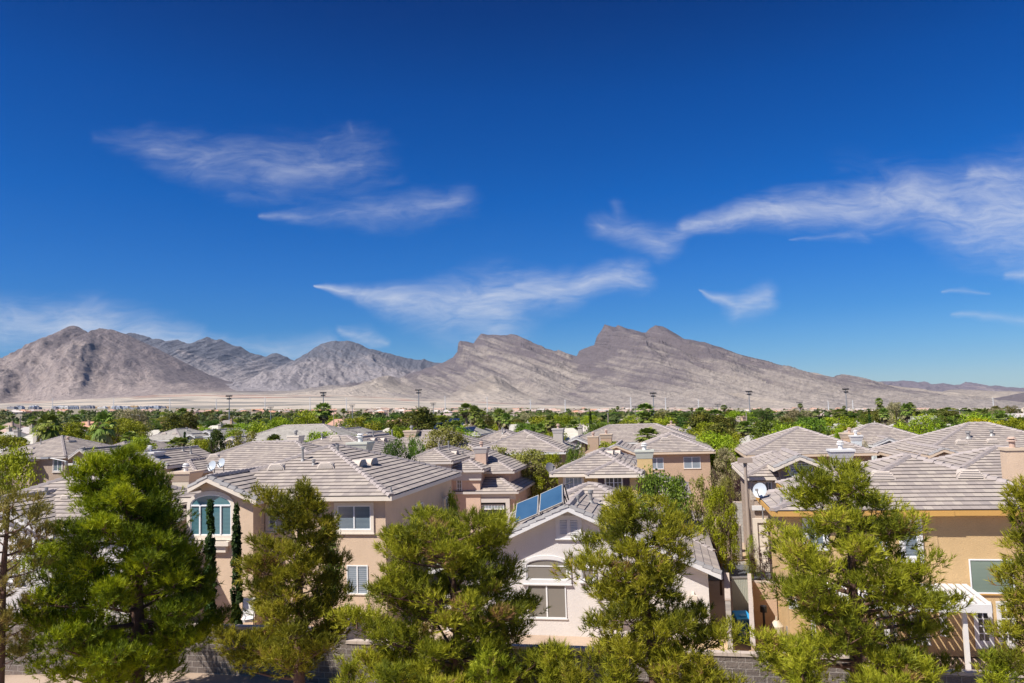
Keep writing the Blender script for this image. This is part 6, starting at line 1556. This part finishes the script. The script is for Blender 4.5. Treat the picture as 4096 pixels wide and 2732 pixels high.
def far_house(key, kind, P, sx, sz, rz, label, group):
    k = (key, kind)
    if k not in FP: FP[k] = far_house_proto(kind, FT[key], FW[key], TRIM['white' if key in ('pale', 'white') else 'cream']); o = FP[k]
    else:
        src = FP[k]; o = src.copy(); COL.objects.link(o)
        for c in list(src.children):
            c2 = c.copy(); COL.objects.link(c2); c2.parent = o
            for g_ in list(c.children): g2 = g_.copy(); COL.objects.link(g2); g2.parent = c2
    o.location = P; o.rotation_euler = (0, 0, rz); o.scale = (sx, 1 if sx > .7 else sx, sz); o['label'] = label; o['category'] = 'house'; o['group'] = group
    return o
# hand placed ones: (left px, right px, ridge y px, Z, tile, kind, label) ; heights scaled so the ridge meets its row
RIDGE = 3.0 + 6 * .42
HP = [
 (-40, 130, 1722, 125, 'pale', 0, 'pale roofed house at the left edge behind the lamp post'), (60, 170, 1738, 120, 'pale', 1, 'pale roof partly behind the olive tree, far left'), (-60, 90, 1700, 165, 'pink', 0, 'low pinkish roof at the far left edge'),
 (50, 170, 1695, 190, 'white', 1, 'whitish roof left of the left fan palm'), (190, 330, 1700, 210, 'white', 0, 'whitish roof between the two big fan palms'), (310, 370, 1668, 300, 'orange', 2, 'red roofed long house between the two big fan palms'), (10, 70, 1668, 310, 'orange', 0, 'red roof at the far left above the pale roofs'),
 (790, 900, 1702, 165, 'pale', 0, 'pale hip roof right of the dark conifer pair'), (935, 1010, 1702, 170, 'pale', 1, 'pale gabled roof under the first tall mast'), (850, 960, 1672, 260, 'brown', 0, 'brown roof under the first tall mast'), (900, 1030, 1740, 105, 'pale', 1, 'pale roof with dormers behind the round vent gable'),
 (1310, 1440, 1695, 165, 'brown', 0, 'low greyish roof with a grey chimney behind the feathery tree'), (1300, 1400, 1676, 240, 'orange', 0, 'salmon roof below the second lamp, left of centre'), (1520, 1600, 1680, 240, 'orange', 2, 'salmon roof behind the feathery olive tree'),
 (1500, 1590, 1712, 150, 'pale', 1, 'pale roof behind the small gable, left of centre'), (2010, 2095, 1697, 140, 'pale', 1, 'tan gabled house right of the trio of palms'), (2165, 2310, 1713, 125, 'pale', 0, 'pale hip roof right of the grey stepped chimney'), (2500, 2580, 1672, 215, 'pink', 0, 'pinkish roof in the centre background'),
 (2940, 3080, 1700, 150, 'pale', 0, 'leftmost pale roof of the right cluster'), (2925, 3060, 1740, 105, 'pale', 0, 'nearest pale hip roof left of the broad brown house'), (3020, 3180, 1722, 125, 'pale', 1, 'pale roof in the middle of the right cluster'), (3085, 3205, 1693, 150, 'pale', 0, 'pale hip roof with covered porch, right cluster'), (3000, 3130, 1713, 140, 'pale', 0, 'pale roof behind the white chimneys, right cluster'),
 (3240, 3420, 1695, 140, 'pale', 1, 'pale gabled roof behind the date palms'), (3330, 3490, 1697, 132, 'pale', 1, 'pale roof right of the date palms with tan chimney'), (3350, 3510, 1720, 112, 'pale', 0, 'pale roof just behind the small green tree'), (3500, 3640, 1695, 135, 'pale', 0, 'pale roof under the silver grey tree'), (3510, 3620, 1718, 112, 'pale', 1, 'pale roof in front of the silver grey tree'),
 (3700, 3860, 1696, 130, 'pale', 0, 'pale roof behind the bright feathery tree'), (3760, 3880, 1710, 115, 'pale', 1, 'pale roof left of the yellow blossom'), (3820, 3930, 1680, 165, 'pale', 0, 'pale roof with tan chimney above the yellow blossom'), (3990, 4160, 1685, 150, 'pale', 0, 'pale roof at the right edge'),
 (3640, 3720, 1670, 230, 'white', 2, 'whitish roofs under the tall right palm'), (3690, 3800, 1678, 210, 'white', 0, 'whitish roof behind the second small fan palm'), (3700, 3770, 1650, 420, 'orange', 0, 'terracotta roof between the small fan palms'),
]
for k, (xa_, xb_, yr, Zh, key, kind, lb) in enumerate(HP):
    P = at((xa_ + xb_) / 2, yr, Zh); g_ = float(ground(P.x, P.y)); wd = (xb_ - xa_) / F_PX * Zh
    far_house(key, kind, (P.x, P.y - 6, g_), max(.72, wd / 15), min(1.4, max(.6, (P.z - g_) / RIDGE)), YAW + (.15 if k % 3 == 0 else 0), lb, 'houses of the background estate')
# solar panelled roof house
h = House('far house with rows of dark solar panels on its roof, left of centre', *q2(2050, 318), 5.2, 'r', 'houses of the background estate', 'grey', T_PALE, 'white', Z=108)
h.hip(X(h, *q2(1740, 318)), 0, 0, 11, h.eave, .40); h.done(); h.win_px(.45, q2(1880, 322), q2(1938, 358), trim=.05, glass='dark'); 
PV = plain('dark_blue_solar_cells', (.012, .02, .055), .2)
for rw, (y0_, cols_) in enumerate(((.7, 6), (2.3, 4), (3.9, 3))):
    for c_ in range(cols_):
        x_ = -7.4 + c_ * 1.08; z0 = h.eave + y0_ * .40 + .16; z1 = z0 + 1.5 * .40
        mb = MB(); mb.hexa([(x_, y0_, z0 - .04), (x_ + 1.0, y0_, z0 - .04), (x_ + 1.0, y0_ + 1.5, z1 - .04), (x_, y0_ + 1.5, z1 - .04), (x_, y0_, z0), (x_ + 1.0, y0_, z0), (x_ + 1.0, y0_ + 1.5, z1), (x_, y0_ + 1.5, z1)]); mb.build('solar_panel', PV, h.roof)
# rows that fill the valley ------------------------------------------------
r_ = np.random.default_rng(77)
pts = []
def free(x, y, d, lst):
    for a, b in lst:
        if abs(a - x) < d and abs(b - y) < d * 1.4: return False
    return True
fh = []
tries = 0
while len(fh) < 258 and tries < 20000:
    tries += 1; w_ = r_.uniform(1 / 2700, 1 / 190) ** 1.0 if r_.random() < .22 else r_.uniform(1 / 2800, 1 / 1000)
    Y_ = 1 / w_; X_ = r_.uniform(-.70, .70) * Y_
    if X_ / Y_ < -.22 and Y_ > 1500: continue
    if free(X_, Y_, 17, fh): fh.append((X_, Y_))
fh.sort(key=lambda q: q[0] / q[1])
for k, (X_, Y_) in enumerate(fh):
    key = ['orange', 'pink', 'white', 'pink', 'orange', 'brown'][int(r_.integers(0, 6))] if Y_ > 230 else ['pale', 'white', 'brown'][int(r_.integers(0, 3))]
    far_house(key, int(r_.integers(0, 3)), (X_, Y_, float(ground(X_, Y_))), r_.uniform(.85, 1.5), r_.uniform(.85, 1.15), r_.uniform(-.4, .4),
              '%s roofed distant house among treetops, %s from the left of the distant houses' % ({'orange': 'terracotta', 'pink': 'salmon', 'white': 'whitish', 'pale': 'pale', 'brown': 'brown'}[key], ordinal(k + 1)), 'distant houses across the valley')
# unfinished blocks on the desert edge, left
CON = [TRIM['white'], plain('wood_sheathing', (.60, .42, .24), .8), plain('grey_render', (.30, .30, .34), .8), plain('housewrap_blue_grey', (.38, .42, .50), .7)]
for k in range(46):
    px_ = r_.uniform(-20, 660) if k % 4 else r_.uniform(400, 650); Z_ = r_.uniform(2300, 3100); P = at(px_, 1640, Z_); g_ = float(ground(P.x, P.y)); w = r_.uniform(14, 34); hh = r_.uniform(6, 12)
    mb = MB(); mb.box(-w / 2, w / 2, 0, 14, -3, hh * .75); mb.box(-w / 2, -w * .1, 0, 12, hh * .75, hh); mb.box(w * .05, w * .4, 2, 12, hh * .75, hh * .92)
    r = empty('unfinished_building', (P.x, P.y, g_), r_.uniform(-.3, .3)); r['category'] = 'building'; r['group'] = 'buildings under construction on the desert edge'
    r['px'] = px_; mb.build('wall', CON[int(r_.integers(0, 4))], r); mb = MB()
    for j in range(int(w / 5)):
        for lv in (1.0, 4.2): mb.box(-w / 2 + 1.5 + j * 5, -w / 2 + 3.8 + j * 5, -.12, .02, lv, lv + 1.8)
    mb.build('window', DARK, r)
ub = sorted([o for o in COL.objects if o.name.startswith('unfinished_building')], key=lambda o: o['px'])
for k, o in enumerate(ub):
    o['label'] = 'flat roofed unfinished block on the desert edge, %s from the left of the blocks' % ordinal(k + 1); del o['px']
# ------------------------------------------------------------------ background trees
ft = []; tries = 0
occ = [(o.location.x, o.location.y) for o in COL.objects if o.type == 'EMPTY' and o.parent is None and 60 < o.location.y < 200]
while len(ft) < 300 and tries < 30000:
    tries += 1; w_ = r_.uniform(1 / 900, 1 / 118); Y_ = 1 / w_; X_ = r_.uniform(-.72, .72) * Y_
    if Y_ < 200 and not free(X_, Y_, 8, occ): continue
    if free(X_, Y_, 3.5 + Y_ * .006, ft): ft.append((X_, Y_))
ft.sort(key=lambda q: q[0] / q[1])
kinds = [('broad', L_GREEN, 'green round tree'), ('broad', L_DARK, 'dark green round tree'), ('broad', L_BRIGHT, 'bright green tree'), ('feather', L_OLIVE, 'olive feathery tree'), ('palm', None, 'fan palm'), ('palm', None, 'fan palm'), ('pinem', L_PINEM, 'dark conifer'), ('pinem', L_DARK, 'dark green conifer'), ('cypress', None, 'slim cypress'), ('broad', L_GREY, 'grey green tree'), ('broad', L_OLIVE, 'olive tree'), ('feather', L_GREEN, 'green feathery tree'), ('broad', L_PINEM, 'brownish green tree')]
for k, (X_, Y_) in enumerate(ft):
    kd, m_, nm = kinds[int(r_.choice(len(kinds), p=[.15, .12, .06, .06, .085, .085, .10, .09, .03, .04, .06, .05, .07]))]
    g_ = float(ground(X_, Y_)); lim = (9.2 if Y_ < 300 else 7.6) if kd != 'palm' else 11.5
    H_ = r_.uniform(5.5, lim) if kd != 'palm' else r_.uniform(7.5, 12)
    if kd == 'cypress': H_ = r_.uniform(6, 9)
    Wd = dict(broad=r_.uniform(7, 12.5), feather=r_.uniform(7, 12.5), pinem=r_.uniform(5, 9.5), palm=r_.uniform(3.4, 4.8), cypress=r_.uniform(1.0, 1.6))[kd]
    band = 'nearer background' if Y_ < 260 else ('middle background' if Y_ < 550 else 'far background')
    place_tree(kd, (X_, Y_, g_), H_, Wd, '%s in the %s treetops, %s tree from the left' % (nm, band, ordinal(k + 1)), 'trees across the valley', m_, r_.uniform(0, 6.28), int(r_.integers(0, 4)))
# trees in the gaps between the estate houses
gt_ = []; tries = 0
while len(gt_) < 115 and tries < 30000:
    tries += 1; Y_ = 1 / r_.uniform(1 / 160, 1 / 76); X_ = r_.uniform(-.72, .72) * Y_
    if any(abs(X_ - a) < c_ + .6 and abs(Y_ - b) < d_ + .6 for a, b, c_, d_ in FOOT): continue
    if abs(X_ / Y_ - .30) < .035 and Y_ < 60: continue
    if not free(X_, Y_, 4.2, gt_): continue
    if any(abs(X_ - a) < 3.0 and abs(Y_ - b) < 3.5 for a, b in occ): continue
    gt_.append((X_, Y_))
gt_.sort(key=lambda q: q[0] / q[1])
for k, (X_, Y_) in enumerate(gt_):
    kd, m_, nm = kinds[int(r_.choice([0, 2, 2, 3, 3, 10, 0, 6, 11, 4]))]; g_ = float(ground(X_, Y_)); H_ = r_.uniform(5.8, 8.2) if kd != 'palm' else 7.5
    place_tree(kd, (X_, Y_, g_), H_, r_.uniform(5.2, 8.4) if kd != 'palm' else 3.2, '%s growing between the estate houses, %s of these from the left' % (nm, ordinal(k + 1)), 'garden trees between the estate houses', m_, r_.uniform(0, 6.28), int(r_.integers(0, 4)))
# the rest of the wood in the valley reads as one mass
def far_wood():
    V = []; Fq = []; T = []; rr_ = np.random.default_rng(5); C = []; S_ = []
    n = 5200
    Y_ = 1 / rr_.uniform(1 / 2900, 1 / 260, n); X_ = rr_.uniform(-.74, .74, n) * Y_
    dens = fbm(X_ / 90, Y_ / 90, 3, 3); keep = dens > .40; keep &= ~((Y_ > 1100) & (rr_.uniform(0, 1, n) < .6)); keep &= ~((X_ / Y_ < -.2) & (Y_ > 2000))
    X_, Y_ = X_[keep], Y_[keep]; Z_ = ground(X_, Y_); R_ = rr_.uniform(2.2, 4.4, len(X_)); Hh = rr_.uniform(3.6, 6.8, len(X_))
    nl = 42; c = np.stack([X_, Y_, Z_], -1)[:, None, :]; v = unit(rr_.normal(size=(len(X_), nl, 3)))
    base_t = rr_.uniform(.05, .85, (len(X_), 1)); sq = rr_.uniform(.5, 1, (len(X_), nl, 1))
    pc_ = c + v * sq * np.stack([R_, R_, Hh * .46], -1)[:, None, :] + np.stack([X_ * 0, X_ * 0, Hh * .52], -1)[:, None, :]
    nrm = unit(v + rr_.normal(size=v.shape) * .5); a = unit(np.cross(nrm, rr_.normal(size=v.shape))); b = np.cross(nrm, a); s = rr_.uniform(.5, 1.1, (len(X_), nl, 1)) * (R_ * .36)[:, None, None]
    V = np.stack([pc_ - a * s, pc_ - b * s, pc_ + a * s, pc_ + b * s], 2).reshape(-1, 3)
    T = np.clip(np.repeat(base_t, nl, 1) + rr_.uniform(-.2, .2, (len(X_), nl)), 0, 1).ravel()
    m = leaf_mat('valley_wood_leaves', [(0, (.035, .055, .016)), (.3, (.075, .10, .025)), (.55, (.125, .155, .035)), (.75, (.19, .19, .06)), (1, (.20, .17, .09))])
    me = mesh_np('valley_wood', V, np.arange(len(V)).reshape(-1, 4), [m], tint=T)
    link('valley_wood', me, kind='stuff')
far_wood()

# dry desert air
mb = MB(); mb.box(-16000, 16000, -600, 19500, -900, 1250)
HZ = bpy.data.materials.new('haze'); HZ.use_nodes = True; t_ = HZ.node_tree; t_.nodes.clear()
o_ = t_.nodes.new('ShaderNodeOutputMaterial'); v_ = t_.nodes.new('ShaderNodeVolumePrincipled'); v_.inputs['Color'].default_value = (.42, .66, 1.0, 1); v_.inputs['Density'].default_value = 9e-6; v_.inputs['Anisotropy'].default_value = .2
t_.links.new(v_.outputs[0], o_.inputs['Volume'])
hz = mb.build('haze', HZ, None, kind='stuff')
